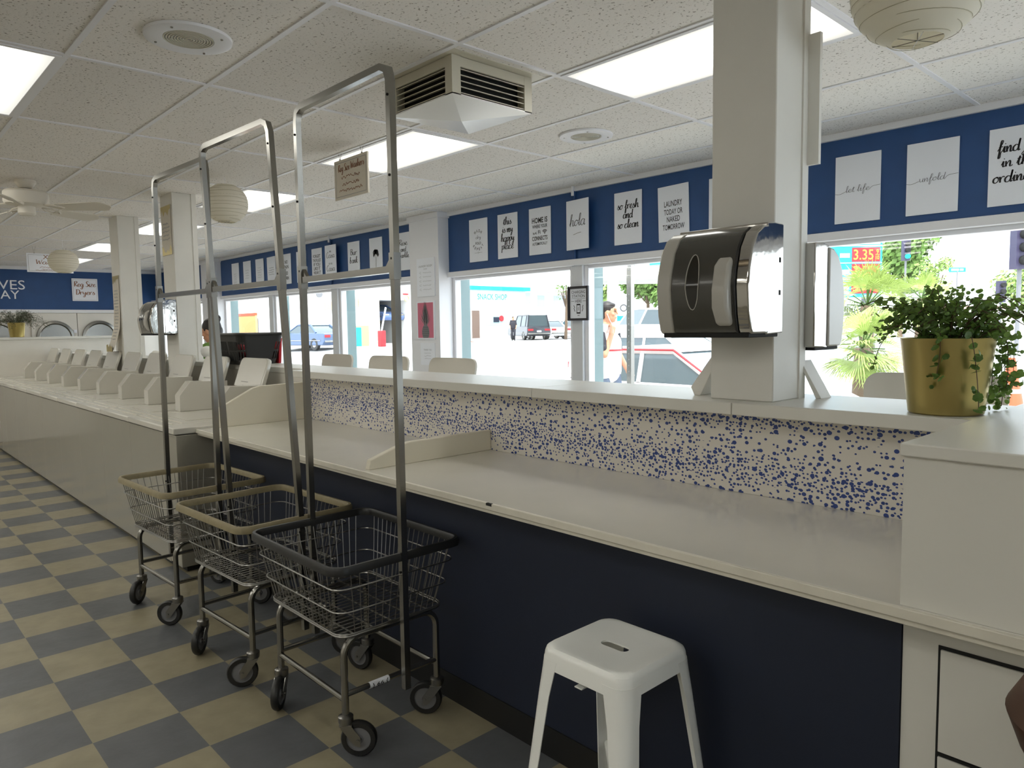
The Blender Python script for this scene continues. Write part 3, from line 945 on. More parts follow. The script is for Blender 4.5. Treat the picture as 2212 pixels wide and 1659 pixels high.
hung_sign('hanging_sign', 'distant white board reading XXL Washers behind a lantern', (-12.0, 2.31, CZ + .99), (0, 1, 0), .56, .26, lift_text(xxl), True, 'poster')
def reg_d(mb, fr):
    brush(mb, fr, 'Reg Size', 0, .06, .36, .05, .3); brush(mb, fr, 'Dryers', 0, -.09, .32, .05, .3)
hung_sign('wall_sign', 'white board reading Reg Size Dryers on the far blue wall', (XL + .035, 3.555, CZ + .82), (0, 1, 0), .43, .42, lift_text(reg_d), False, 'poster')
# far wall lettering
fr = Frame((XL + .021, 0, CZ), (0, 1, 0), (0, 0, 1))
mb = MB(); type_text(mb, fr, 'RVES', 2.33, .885, .54, .165, .0, lift=.006)
tag(mb.build('wall_lettering', M['poster']), 'white capital letters RVES on the far blue wall', 'lettering', 'cut-off wall wording')
mb = MB(); type_text(mb, fr, 'DAY', 2.29, .71, .44, .15, .0, lift=.006)
tag(mb.build('wall_lettering', M['poster']), 'white capital letters DAY on the far blue wall', 'lettering', 'cut-off wall wording')
# scroll signs on the pilasters
def scroll(label, x, pts_z, w_, y=2.371):
    t = thing('scroll_sign', label, 'sign', (x, y, 0))
    n = len(pts_z)
    vs, fs = [], []
    for (z, off) in pts_z:
        for h_ in (0, .004):
            vs += [(-w_ / 2, -off - h_ - .002, z), (w_ / 2, -off - h_ - .002, z)]
    for i in range(n - 1):
        a, b = i * 4, i * 4 + 4
        fs += [(a, a + 1, b + 1, b), (a + 2, b + 2, b + 3, a + 3), (a, b, b + 2, a + 2), (a + 1, a + 3, b + 3, b + 1)]
    fs += [(0, 2, 3, 1), (n * 4 - 4, n * 4 - 3, n * 4 - 1, n * 4 - 2)]
    MB().add(vs, fs).build('sheet', M['sign'], t)
    mb = MB()
    gd = MB()
    z0, z1 = pts_z[-1][0], pts_z[0][0]
    def off_at(z):
        for (za, oa), (zb, ob) in zip(pts_z[:-1], pts_z[1:]):
            if zb <= z <= za:
                return oa + (ob - oa) * (za - z) / (za - zb)
        return 0
    z = z1 - .16
    while z > z0 + .12:
        fq = Frame((0, -off_at(z) - .0075, z), (1, 0, 0), (0, 0, 1))
        squiggle(mb, fq, 0, 0, w_ * rnd.uniform(.5, .8), .014, rnd, .005)
        z -= .034
    mb.build('lettering', M['ink_grey'], t)
    for zz, sg in ((z1 - .002, -1), (z0 + .002, 1)):
        fq = Frame((0, -off_at(zz) - .0075, zz), (1, 0, 0), (0, 0, 1))
        pts = [(-w_ / 2, 0)] + [(-w_ / 2 + w_ * i / 7, sg * rnd.uniform(.02, .10)) for i in range(8)] + [(w_ / 2, 0)]
        gd.add([fq.p(a, b) for a, b in pts], [tuple(range(len(pts)))])
    gd.build('gold_splash', M['gold'], t)
COLY = CF
scroll('brown and white notice on the nearer distant pillar', -6.91, [(CZ + 1.12, 0), (CZ + .9, .002), (CZ + .685, 0)], .25, COLY)
scroll('long notice scroll peeling off the farther distant pillar', -8.58, [(CZ + .605, 0), (CZ + .2, .004), (CZ + .05, .015), (CZ - .08, .05), (CZ - .2, .095)], .22, COLY)
# ================================================================== COUNTERS
CT = CZ - .592
# polka-dot splash panel
ms = mat('spotted_splash', '#cfc9bf', 0.4)
nd, lk, bs = nodes(ms)
tc = nd.new('ShaderNodeTexCoord')
sp = nd.new('ShaderNodeSeparateXYZ'); lk.new(tc.outputs['Object'], sp.inputs[0])
wv = nd.new('ShaderNodeTexNoise'); wv.noise_dimensions = '1D'; wv.inputs['Scale'].default_value = 1.3
lk.new(sp.outputs[0], wv.inputs['W'])
def math_n(op, a, b=None, c=None):
    n = nd.new('ShaderNodeMath'); n.operation = op
    for i, q in enumerate((a, b, c)):
        if q is None: continue
        if isinstance(q, (int, float)): n.inputs[i].default_value = q
        else: lk.new(q, n.inputs[i])
    return n.outputs[0]
# two dense bands: one that drifts down along the counter, one just under the ledge
zc = math_n('ADD', math_n('MULTIPLY', sp.outputs[0], -0.028), CT + .085)
zz = math_n('SUBTRACT', sp.outputs[2], math_n('ADD', zc, math_n('MULTIPLY', wv.outputs['Fac'], .05)))
band1 = math_n('POWER', 2.718, math_n('MULTIPLY', math_n('MULTIPLY', zz, zz), -420.0))
z2 = math_n('SUBTRACT', sp.outputs[2], CT + .275)
band2 = math_n('MULTIPLY', math_n('POWER', 2.718, math_n('MULTIPLY', math_n('MULTIPLY', z2, z2), -700.0)),
               math_n('MINIMUM', 1.0, math_n('MAXIMUM', 0.0, math_n('MULTIPLY', math_n('ADD', sp.outputs[0], .1), .9))))
dens = math_n('MINIMUM', 1.0, math_n('ADD', band1, band2))
flat = nd.new('ShaderNodeCombineXYZ')
lk.new(math_n('MULTIPLY', sp.outputs[0], .85), flat.inputs[0]); lk.new(sp.outputs[2], flat.inputs[1])
def dots(scale, rmin, rmax, thr_lo, thr_hi):
    v = nd.new('ShaderNodeTexVoronoi'); v.voronoi_dimensions = '2D'; v.inputs['Scale'].default_value = scale; v.inputs['Randomness'].default_value = .85
    lk.new(flat.outputs[0], v.inputs['Vector'])
    s3 = nd.new('ShaderNodeSeparateColor'); lk.new(v.outputs['Color'], s3.inputs[0])
    r = math_n('ADD', math_n('MULTIPLY', math_n('POWER', s3.outputs[0], 2.0), rmax - rmin), rmin)
    on = math_n('LESS_THAN', s3.outputs[1], math_n('ADD', math_n('MULTIPLY', dens, thr_hi - thr_lo), thr_lo))
    return math_n('MULTIPLY', on, math_n('LESS_THAN', v.outputs['Distance'], r))
d = math_n('MAXIMUM', dots(46, .16, .36, .55, .75), dots(78, .22, .42, .22, 1.0))
mxn = nd.new('ShaderNodeMix'); mxn.data_type = 'RGBA'
lk.new(d, mxn.inputs['Factor']); mxn.inputs['A'].default_value = lin('#ddd8d0'); mxn.inputs['B'].default_value = lin('#2c4488')
lk.new(mxn.outputs['Result'], bs.inputs['Base Color'])

hw_ = thing('half_wall', 'white-topped half wall with blue polka-dot splash panel behind the counter', 'half wall', (-2.5, 2.42, 0))
def P_(o): return (o[0], o[1])
def child_box(par, name, m, x0, x1, y0, y1, z0, z1, bevel=0):
    l = par.location
    return MB().box(x0 - l.x, x1 - l.x, y0 - l.y, y1 - l.y, z0 - l.z, z1 - l.z).build(name, m, par, bevel)
child_box(hw_, 'core', M['white'], -11.9, -.545, 2.312, 2.5, 0, LZ - .041)
child_box(hw_, 'splash_panel', ms, -4.48, -.54, 2.30, 2.312, CT, LZ - .041)
for a, b in ((-11.9, -4.46), (-4.458, -2.205), (-2.203, -1.262), (-1.26, -.545)):
    child_box(hw_, 'ledge', M['laminate'], a, b, LF if a > -5 else 2.305, LB, LZ - .041, LZ, .003)
ct = thing('folding_counter', 'long white folding counter with a dark blue front', 'counter', (-2.5, 1.9, 0))
mt = mat('counter_laminate', '#dedbd3', 0.16, noise=0.025, nscale=4, spec=.7, coat=.5)
child_box(ct, 'countertop', mt, -4.528, 2.4, 1.59, 2.2995, CT - .022, CT, .002)
child_box(ct, 'front_edge', M['laminate_edge'], -4.528, 2.4, 1.578, 1.59, CT - .022, CT + .001, .002)
child_box(ct, 'apron', M['laminate_edge'], -4.528, 2.4, 1.588, 1.61, CT - .036, CT - .022, .001)
child_box(ct, 'front_panel', M['navy'], -4.528, -.567, 1.70, 1.72, .105, CT - .022)
child_box(ct, 'toe_kick', M['black'], -4.528, -.567, 1.695, 1.72, 0, .105)
child_box(ct, 'chip', M['dark'], -1.835, -1.808, 1.5765, 1.586, CT - .007, CT + .0016)
def divider(x, prof, label):
    mb = MB().prism([(x, y, CZ + z) for y, z in prof], (.032, 0, 0))
    tag(mb.build('counter_divider', M['cream'], None, .003), label, 'divider', 'divider boards on the counter')
divider(-4.525, [(1.71, -.592), (1.70, -.50), (1.72, -.47), (1.93, -.364), (1.98, -.352), (2.299, -.345), (2.299, -.592)], 'tall white divider board at the washers end of the counter')
divider(-2.66, [(1.615, -.592), (1.625, -.552), (1.79, -.502), (1.83, -.497), (2.299, -.495), (2.299, -.592)], 'low white divider board in the middle of the counter')
# raised box at the right end
tb_x = -.185
bxx = thing('storage_box', 'big white box unit standing on the right end of the counter', 'cabinet', (-.36, 1.9, CT))
child_box(bxx, 'body', M['laminate'], -.538, tb_x - .012, 1.60, 2.29, CT + .0005, CZ - .276)
child_box(bxx, 'top_slab', M['laminate'], -.542, tb_x - .008, 1.588, 2.56, CZ - .276, CZ - .249, .003)
cb = thing('base_cabinet', 'white base cabinet with flush doors under the counter, bottom right', 'cabinet', (.3, 1.9, 0))
child_box(cb, 'carcass', M['laminate'], -.565, 2.2, 1.705, 2.29, .0, CT - .0225)
def door(x0, x1, z0, z1):
    child_box(cb, 'reveal', M['dark'], x0 - .006, x1 + .006, 1.702, 1.7048, z0 - .006, z1 + .007)
    child_box(cb, 'door', M['laminate'], x0, x1, 1.696, 1.7018, z0, z1, .001)
door(-.487, .1, CZ - .932, CZ - .705)
door(-.487, .1, CZ - 1.35, CZ - .944)
door(.14, .8, CZ - 1.35, CZ - .705)
# small things at the right edge of the frame
tb = thing('plastic_tub', 'clear lilac plastic tub at the right end of the counter', 'tub', (-.14, 1.612, CT))
# ================================================================== WASHERS
mtx = mat('lid_print', '#7d7a74', 0.6)
def make_washer():
    t = thing('washing_machine', 'w', 'washing machine', (0, 0, 0), 0, 'row of top-loading washers')
    # local origin: right front bottom corner; x to the left is negative
    b = MB().box(-.7248, -.0002, .012, .70, .03, .843)
    b.build('body', M['wfront'], t, .0015)
    MB().box(-.70, -.02, .05, .66, 0, .03).build('plinth', M['dark'], t)
    tp = MB().box(-.7245, -.0005, 0, .70, .848, .888)
    top = tp.build('top', M['wtop'], t, .008)
    MB().box(-.60, -.14, .20, .62, .888, .8905).build('lid_opening', M['wtop'], top, .001)
    for k in range(2):
        MB().box(-.70, -.03, .06 + .06 * k, .075 + .06 * k, .8885, .8895).build('panel_line', M['laminate_edge'], top)
    c = MB().prism([(-.10, .35, .888), (-.10, .35, 1.003), (-.10, .43, 1.104), (-.10, .70, 1.094), (-.10, .70, .888)], (.10, 0, 0))
    cs = c.build('coin_console', M['enamel'], t, .003)
    MB().hexa([(-.085, .372, 1.028), (-.015, .372, 1.028), (-.015, .408, 1.073), (-.085, .408, 1.073)],
              [(-.085, .3715, 1.0295), (-.015, .3715, 1.0295), (-.015, .4075, 1.0745), (-.085, .4075, 1.0745)]).build('coin_plate', M['laminate_edge'], cs)
    # open lid, leaning back
    ang = math.radians(19)
    Rm = Matrix.Translation((-.385, .645, .8905)) @ Matrix.Rotation(-ang, 4, 'X')
    l = MB()
    pr = []
    W2, H, r = .235, .40, .045
    for cx, cz, a0 in ((W2 - r, H - r, 0), (-W2 + r, H - r, 90)):
        for k in range(7):
            a = math.radians(a0 + 15 * k)
            pr.append((cx + r * math.cos(a), 0, cz + r * math.sin(a)))
    pr += [(-W2, 0, 0), (W2, 0, 0)]
    l.prism(pr, (0, .028, 0)).xf(Rm)
    lid = l.build('lid', M['enamel'], t, .006)
    q = [(x * .93, -.002, z * .95 + .01) for x, y, z in pr]
    MB().prism(q, (0, .004, 0)).xf(Rm).build('lid_inner_panel', M['wtop'], lid, .001)
    fr = Frame((0, -.0025, 0), (1, 0, 0), (0, 0, 1))
    p = MB()
    rr = random.Random(5)
    for k in range(5):
        squiggle(p, fr, .02, .19 - .022 * k, .2, .006, rr, .0022)
    rect(p, fr, -.13, -.10, .07, .11, 0, .001)
    rect(p, fr, -.12, .0, .215, .219, 0, .001)
    p.xf(Rm)
    p.build('instruction_print', mtx, lid)
    return t
ORD = ['nearest', 'second', 'third', 'fourth', 'fifth', 'sixth', 'seventh', 'eighth', 'ninth', 'tenth']
w0 = make_washer()
for k in range(10):
    o = w0 if k == 0 else copy_tree(w0)
    o.location = (-4.73 - .725 * k, 1.45, 0)
    o['label'] = 'white top-load washer with open lid, %s in the row from the counter end' % ORD[k] if k else 'white top-load washer with open lid, nearest the folding counter'
ep = thing('washer_end_panel', 'white boxed end panel between the washers and the counter', 'panel', (-4.63, 1.8, 0))
child_box(ep, 'side', M['wfront'], -4.728, -4.532, 1.462, 2.15, .035, .843, .004)
child_box(ep, 'top', M['wtop'], -4.729, -4.531, 1.45, 2.15, .848, .888, .006)
child_box(ep, 'foot', M['dark'], -4.70, -4.56, 1.5, 2.1, 0, .035)
# partition at the far end of the washers
pt = thing('partition', 'white half-height partition wall at the far end of the washers', 'partition', (-12.05, 1.6, 0))
child_box(pt, 'wall', M['white'], -12.1, -11.995, .2, 3.2, 0, CZ - .075)
child_box(pt, 'cap', M['laminate'], -12.13, -11.97, .18, 3.22, CZ - .075, CZ - .04, .004)
# dryers in the far wall
for k, yc in enumerate((1.28, 2.13, 3.02, 3.76)):
    lab = ['round-door dryer in the far wall, leftmost', 'round-door dryer in the far wall behind the potted fern', 'round-door dryer in the far wall under the Reg Size Dryers board', 'round-door dryer in the far wall beside the distant pillar'][k]
    t = thing('dryer', lab, 'dryer', (XL + .03, yc, CZ - .07), 0, 'dryers built into the far wall')
    MB().box(-.02, .03, -.365, .365, -1.0, .45).build('front_panel', M['white'], t, .004)
    d = MB().lathe([(.24, .03), (.30, .03), (.31, .05), (.30, .075), (.26, .08), (.24, .06)], seg=40, axis='x').build('door', M['chrome'], t)
    MB().lathe([(.001, .055), (.15, .06), (.245, .045)], seg=32, axis='x').build('door_glass', M['tint'], d)
    MB().box(.03, .04, .30, .35, .08, .14).build('coin_slot', M['poster'], t)

# ================================================================== LAUNDRY CARTS
def arcp(c, r, a0, a1, n, ax):
    out = []
    for i in range(n + 1):
        a = math.radians(a0 + (a1 - a0) * i / n)
        u, v = r * math.cos(a), r * math.sin(a)
        out.append((c[0] + u, c[1], c[2] + v) if ax == 'xz' else ((c[0], c[1] + u, c[2] + v) if ax == 'yz' else (c[0] + u, c[1] + v, c[2])))
    return out
def rrect(hx, hy, r, z, n=5):
    p = []
    for cx, cy, a0 in ((hx - r, hy - r, 0), (-hx + r, hy - r, 90), (-hx + r, -hy + r, 180), (hx - r, -hy + r, 270)):
        p += arcp((cx, cy, z), r, a0, a0 + 90, n, 'xy')
    return p
def caster(par, x, y, yaw, zt=.145):
    """Swivel caster: stem at (x, y), wheel trailing to one side."""
    T = Matrix.Translation((x, y, 0)) @ Matrix.Rotation(yaw, 4, 'Z')
    f = MB()
    f.lathe([(.024, zt - .028), (.026, zt - .02), (.026, zt - .004), (.016, zt + .002)], seg=18)
    for s in (-1, 1):
        f.prism([(-.02, s * .019, zt - .03), (.022, s * .019, zt - .03), (.052, s * .019, .075), (.052, s * .019, .04), (.032, s * .019, .045)], (0, s * .003, 0))
    f.box(-.02, .024, -.02, .02, zt - .033, zt - .027)
    f.tube([(.044, -.028, .0625), (.044, .028, .0625)], .006, 8)
    f.xf(T)
    cs = f.build('caster', M['steelwire'], par)
    wm = MB()
    wm.lathe([(.042, -.013), (.058, -.013), (.0625, -.006), (.0625, .006), (.058, .013), (.042, .013), (.042, -.013)], (.044, 0, .0625), 28, 'y').xf(T)
    wm.build('tyre', M['dkvinyl'], cs)
    wm = MB().lathe([(.001, -.009), (.012, -.014), (.016, -.008), (.040, -.006), (.042, -.011), (.042, .011), (.040, .006), (.016, .008), (.012, .014), (.001, .009)], (.044, 0, .0625), 24, 'y').xf(T)
    wm.build('wheel', M['grey'], cs)
def make_cart(label, loc, rz, rimmat, lean, casters, ptop, mark=False):
    t = thing('laundry_cart', label, 'laundry cart', loc, rz, 'wire laundry carts with hanging racks')
    HX, HY, ZR, ZB = .325, .262, .683, .425
    bx, by = .268, .215
    # basket wires
    b = MB()
    def lv(f):   # half sizes at fraction f from the floor of the basket up
        return bx + (HX - bx) * f, by + (HY - by) * f, ZB + (ZR - ZB) * f
    for f in (0, .03, .36, .70):
        x, y, z = lv(f)
        b.tube(rrect(x + .003, y + .003, .05, z), .0028 if f else .004, 6, True)
    n = 17
    for i in range(n):
        u = -1 + 2 * (i + .5) / n
        for s in (-1, 1):
            p0, p1 = lv(0), lv(.97)
            b.tube([(u * (p0[0] - .04), s * p0[1], p0[2]), (u * (p1[0] - .04), s * p1[1], p1[2])], .0018, 5)
        b.tube([(u * (bx - .03), -by, ZB), (u * (bx - .03), by, ZB)], .002, 5)
    n = 13
    for i in range(n):
        u = -1 + 2 * (i + .5) / n
        for s in (-1, 1):
            p0, p1 = lv(0), lv(.97)
            b.tube([(s * p0[0], u * (p0[1] - .04), p0[2]), (s * p1[0], u * (p1[1] - .04), p1[2])], .0018, 5)
    for i in range(5):
        u = -1 + 2 * (i + .5) / 5
        b.tube([(-bx, u * (by - .02), ZB - .004), (bx, u * (by - .02), ZB - .004)], .0028, 5)
    b.build('basket', M['steelwire'], t)
    # vinyl bumper rim
    outer = rrect(HX + .012, HY + .012, .06, ZR, 6)
    inner = rrect(HX - .008, HY - .008, .045, ZR, 6)
    m_ = MB()
    k = len(outer)
    pro = []
    for (dz, wgt) in ((-.022, 1.0), (-.004, 1.0), (.006, .75), (.006, .25), (-.002, 0.0), (-.022, 0.0)):
        for i in range(k):
            o_, i_ = Vector(outer[i]), Vector(inner[i])
            p = i_ + (o_ - i_) * wgt
            p.z = ZR + dz
            pro.append(p)
    fs = []
    for a in range(6):
        for i in range(k):
            a2 = (a + 1) % 6
            fs.append((a * k + i, a * k + (i + 1) % k, a2 * k + (i + 1) % k, a2 * k + i))
    m_.add(pro, fs).build('bumper_rim', M[rimmat], t)
    # tubular legs: one bent tube at each end, running across under the basket
    lx, ly = .245, .195
    for s in (-1, 1):
        pts = [(s * lx, -ly, .145), (s * lx, -ly, ZB - .075)] + arcp((s * lx, -ly + .06, ZB - .075), .06, 180, 90, 5, 'yz')[1:]
        pts2 = [(p[0], -p[1], p[2]) for p in pts[::-1]]
        MB().tube(pts + pts2, .0125, 10).build('leg_frame', M['chrome'], t)
    for s in (-1, 1):
        MB().tube([(-lx, s * ly, .197), (lx, s * ly, .197)], .010, 10).build('stretcher', M['chrome'], t)
        MB().tube([(s * lx, -ly, .215), (s * lx, ly, .215)], .010, 10).build('stretcher', M['chrome'], t)
    for (sx, sy), yaw in zip(((1, -1), (-1, -1), (1, 1), (-1, 1)), casters):
        caster(t, sx * lx, sy * ly, yaw)
    # hanging rack: square tube, two posts, top bar and middle bar
    rk = MB()
    def lx_(z): return lean * max(0, z - .6)
    px = HX + .004
    zt = ptop
    pts = [(-px - .0, 0, .20), (-px + lx_(.683), 0, .683), (-px + lx_(zt - .05), 0, zt - .05), (-px + lx_(zt) + .012, 0, zt - .015), (-px + lx_(zt) + .045, 0, zt),
           (px + lx_(zt) - .045, 0, zt), (px + lx_(zt) - .012, 0, zt - .015), (px + lx_(zt - .05), 0, zt - .05), (px + lx_(.683), 0, .683), (px, 0, .20)]
    rk.tube(pts, .0115, square=True)
    rack = rk.build('hanging_rack', M['chrome'], t)
    zm = CZ + .2
    MB().tube([(-px + lx_(zm), 0, zm), (px + lx_(zm), 0, zm)], .0115, square=True).build('middle_bar', M['chrome'], t)
    for s in (-1, 1):
        j = MB()
        x = s * px + lx_(zm)
        j.box(x - .0145, x + .0145, -.0145, .0145, zm - .035, zm + .055)
        j.prism([(x - s * .012, -.008, zm + .045), (x - s * .05, -.008, zm + .005), (x - s * .012, -.008, zm + .005)], (0, .016, 0))
        j.build('bracket', M['chrome'], t)
        for z in (zt - .10, zt - .36, .62, zm + .035):
            xx = s * px + lx_(z)
            MB().lathe([(.001, -.0155), (.0045, -.0145), (.0045, -.011)], (xx, 0, z), 10, 'y').build('bolt', M['dark'], rack)
    if mark:
        tp = MB().lathe([(.0112, -.04), (.0112, .04)], (lx, -.06, .215), 12, 'y').build('tape_label', M['poster'], t)
        fr = Frame((lx + .0115, -.06, .215), (0, 1, 0), (0, 0, 1))
        q = MB(); type_text(q, fr, '66', 0, 0, .028, .014, .01)
        ribbon(q, fr, [(-.03, -.009), (-.026, 0), (-.03, .009)], lambda a, b: .003); ribbon(q, fr, [(.03, -.009), (.026, 0), (.03, .009)], lambda a, b: .003)
        q.build('handwritten_number', M['ink'], t)
    return t
make_cart('nearest wire laundry cart with a black bumper rim and upright hanging rack', (-2.405, 1.40, 0), 0.0, 'dkvinyl', 0.0, (math.radians(47), math.radians(-43), math.radians(222), math.radians(200)), 2.333, True)
make_cart('middle laundry cart with tan bumper rim and leaning hanging rack', (-3.13, 1.37, 0), math.radians(3), 'tan', -.082, (math.radians(240), math.radians(-46), math.radians(40), math.radians(60)), 2.335)
make_cart('farthest laundry cart with tan bumper rim, beside the washers', (-4.0, 1.36, 0), math.radians(3), 'tan', .014, (math.radians(222), math.radians(-50), math.radians(40), math.radians(20)), 2.30)

# ================================================================== STOOL
t = thing('metal_stool', 'white metal stool with a slot in its seat, by the counter', 'stool', (-1.205, 1.483, 0))
SH, S2 = .61, .143
st = MB()
nseg = 6
def ring(h, r, z): return rrect(h, h, r, z, nseg)
levels = [(.035, .03, SH - .004), (S2 - .028, .04, SH - .003), (S2 - .02, .042, SH), (S2 - .008, .042, SH), (S2 - .001, .042, SH - .006), (S2 + .002, .042, SH - .016), (S2 + .006, .042, SH - .055), (S2 + .004, .042, SH - .055), (S2 - .001, .04, SH - .018), (S2 - .02, .038, SH - .009), (.035, .03, SH - .009)]
k = len(ring(.1, .03, 0))
vs, fs = [], []
for i, (h, r, z) in enumerate(levels):
    if h < .04:
        slot = []
        for cx, a0 in ((.022, -90), (-.022, 90)):
            for q in range(k // 2):
                a = math.radians(a0 + 180 * q / (k // 2 - 1))
                slot.append((cx * 1.25 + .0165 * math.cos(a), .0165 * math.sin(a), z))
        slot = slot[k // 4 :] + slot[:k // 4]
        vs += slot
    else:
        vs += ring(h, r, z)
for i in range(len(levels)):
    j = (i + 1) % len(levels)
    for q in range(k):
        fs.append((i * k + q, i * k + (q + 1) % k, j * k + (q + 1) % k, j * k + q))
st.add(vs, fs)
st.build('seat', M['stool'], t)
for sx in (-1, 1):
    for sy in (-1, 1):
        L = MB()
        def sec(z, off, wd, r):
            cx_, cy_ = off - r, off - r
            q = [(off, off - wd)] + [(cx_ + r * math.cos(PI / 2 * i / 5), cy_ + r * math.sin(PI / 2 * i / 5)) for i in range(6)] + [(off - wd, off)]
            th = .003
            inn = [(off - th, off - wd)] + [(cx_ + (r - th) * math.cos(PI / 2 * i / 5), cy_ + (r - th) * math.sin(PI / 2 * i / 5)) for i in range(6)] + [(off - wd, off - th)]
            return [(sx * x, sy * y, z) for x, y in q + inn[::-1]]
        secs = [sec(SH - .03, S2 + .0042, .070, .042), sec(SH - .057, S2 + .0066, .066, .042), sec(SH - .13, S2 + .013, .056, .036), sec(.02, S2 + .055, .036, .02), sec(0, S2 + .057, .036, .02)]
        n = 16
        vs = [p for s in secs for p in s]
        fs = []
        for i in range(len(secs) - 1):
            for q in range(n):
                fs.append((i * n + q, i * n + (q + 1) % n, (i + 1) * n + (q + 1) % n, (i + 1) * n + q))
        fs += [tuple(range(n)), tuple((len(secs) - 1) * n + q for q in range(n))]
        L.add(vs, fs)
        lg = L.build('leg', M['stool'], t)
        x, y = sx * (S2 + .045), sy * (S2 + .045)
        MB().box(min(x, x + sx * .015), max(x, x + sx * .015), min(y, y + sy * .015), max(y, y + sy * .015), 0, .012).build('foot_cap', M['dkvinyl'], lg)
for s in (-1, 1):
    o = S2 + .035
    MB().tube([(-o, s * o, .19), (o, -s * o, .19)], .009, 8).build('cross_brace', M['stool'], t)
for s in (-1, 1):
    o = S2 + .006
    u = MB()
    u.box(-.012, .012, min(s * .02, s * o), max(s * .02, s * o), SH - .07, SH - .067)
    u.build('under_brace', M['stool'], t)
# ================================================================== TOWEL DISPENSERS AND PILLAR FITTINGS
def dispenser(label, x0, x1, yb, s, z0, z1, dep=.235):
    """s = -1: faces the room (towards -Y), +1: faces the windows."""
    xm = (x0 + x1) / 2
    t = thing('towel_dispenser', label, 'towel dispenser', (xm, yb, z0), 0 if s < 0 else PI, 'paper towel dispensers on the pillars')
    hw, H, D = (x1 - x0) / 2, z1 - z0, dep
    # local: back at y=0, front at y=-D
    prof = [(-.10, H - .008), (-.135, H - .012), (-.175, H - .035), (-.205, H - .08), (-.224, H - .15), (-.23, H * .42), (-.222, .06), (-.21, .012), (-.20, 0), (-.10, 0)]
    k_ = D / .235
    prof = [(y * k_, z) for y, z in prof]
    n = len(prof)
    # chrome back box
    b = MB()
    pb = [(0, 0), (-.105 * k_, -.004), (-.105 * k_, H), (-.06, H + .004), (0, H + .002)]
    b.prism([(-hw + .004, y, z) for y, z in pb], (2 * hw - .008, 0, 0))
    b.build('back_box', M['mirror'], t, .004)
    # lower tear slot
    MB().box(-hw + .01, hw - .01, -.205 * k_, -.02, -.012, .004).build('tear_edge', M['dark'], t, .003)
    c = MB()
    c.prism([(-hw + .055, y, z) for y, z in prof], (2 * hw - .10, 0, 0))
    c.build('cover', M['smoke'], t, .004, angle=50)
    e = MB()
    e.prism([(-hw - .002, y * (1.0 if abs(y) > .11 else 1.0), z) for y, z in prof], (.055, 0, 0))
    e.build('end_band', M['smoke_light'], t, .006, angle=50)
    r = MB()
    r.prism([(hw - .043, y, z) for y, z in prof], (.044, 0, 0))
    r.build('end_cheek', M['mirror'], t, .006, angle=50)
    g = MB()
    g.prism([(hw - .05, y * 1.012, z) for y, z in prof[1:-1]], (.008, 0, 0))
    g.build('cover_gasket', M['dkvinyl'], t, .002, angle=50)
    # oval window following the cover
    o = MB()
    pts = []
    for k in range(28):
        a = 2 * PI * k / 28
        pts.append((-hw + .135 + .024 * math.cos(a), H * .48 + .088 * math.sin(a)))
    def yat(z):
        for (ya, za), (yb_, zb) in zip(prof[:-1], prof[1:]):
            if min(za, zb) - 1e-6 <= z <= max(za, zb) + 1e-6 and abs(za - zb) > 1e-6:
                return ya + (yb_ - ya) * (za - z) / (za - zb)
        return prof[5][0]
    o.tube([(x, yat(z) - .0015, z) for x, z in pts], .0016, 5, True)
    o.build('window_ring', M['smoke_light'], t)
    o = MB()
    zs = [H * .48 + .086 * math.sin(-PI / 2 + PI * i / 14) for i in range(15)]
    vs, fs = [], []
    for i, z in enumerate(zs):
        hw2 = .0235 * math.sqrt(max(0, 1 - ((z - H * .48) / .088) ** 2))
        vs += [(-hw + .135 - hw2, yat(z) - .001, z), (-hw + .135 + hw2, yat(z) - .001, z)]
    fs = [(2 * i, 2 * i + 1, 2 * i + 3, 2 * i + 2) for i in range(14)]
    o.add(vs, fs).build('level_window', mat('dark_window', '#24231f', 0.08), t)
    # side lever
    lv = MB()
    pl_ = [(-.20 * k_, H * .72), (-.236 * k_, H * .62), (-.252 * k_, H * .4), (-.25 * k_, .08), (-.225 * k_, .03), (-.20 * k_, .02)]
    lv.prism([(hw - .115, y, z) for y, z in pl_], (.058, 0, 0))
    lv.build('lever', M['smoke_light'], t, .012, seg=3, angle=50)
    sl = MB()
    for z in (H * .35, H * .65):
        sl.box(hw - .0045, hw - .0035, -.03, -.018, z, z + .016)
    sl.build('slot', M['dark'], t)
    return t
dispenser('chrome paper towel dispenser on the front of the big near pillar', -1.455, -1.125, CF, -1, CZ - .032, CZ + .312)
dispenser('paper towel dispenser on the window side of the big near pillar', -1.45, -1.115, 2.45, 1, CZ - .085, CZ + .268)
dispenser('grey paper towel dispenser on the nearer distant pillar', -7.12, -6.76, CF, -1, CZ - .015, CZ + .285)
tag(box('wall_board', M['column'], -1.40, -1.115, 2.4505, 2.468, CZ + .53, CZ + .958), 'white board fixed high behind the big near pillar', 'board')
# leaning folded notice holders behind the pillar
def lean(label, pts, th):
    tag(MB().prism(pts, th).build('notice_holder', M['column'], None, .002), label, 'notice holder', 'slanted holders behind the pillar')
lean('white slanted notice holder leaning on the left of the big pillar', [(-1.50, 2.40, LZ), (-1.475, 2.40, LZ), (-1.393, 2.40, LZ + .155), (-1.393, 2.40, LZ + .19), (-1.515, 2.40, LZ + .03)], (0, -.09, 0))
lean('white slanted notice holder leaning on the right of the big pillar', [(-1.165, 2.45, LZ + .13), (-1.165, 2.45, LZ + .11), (-1.11, 2.45, LZ), (-1.09, 2.45, LZ)], (0, .08, 0))

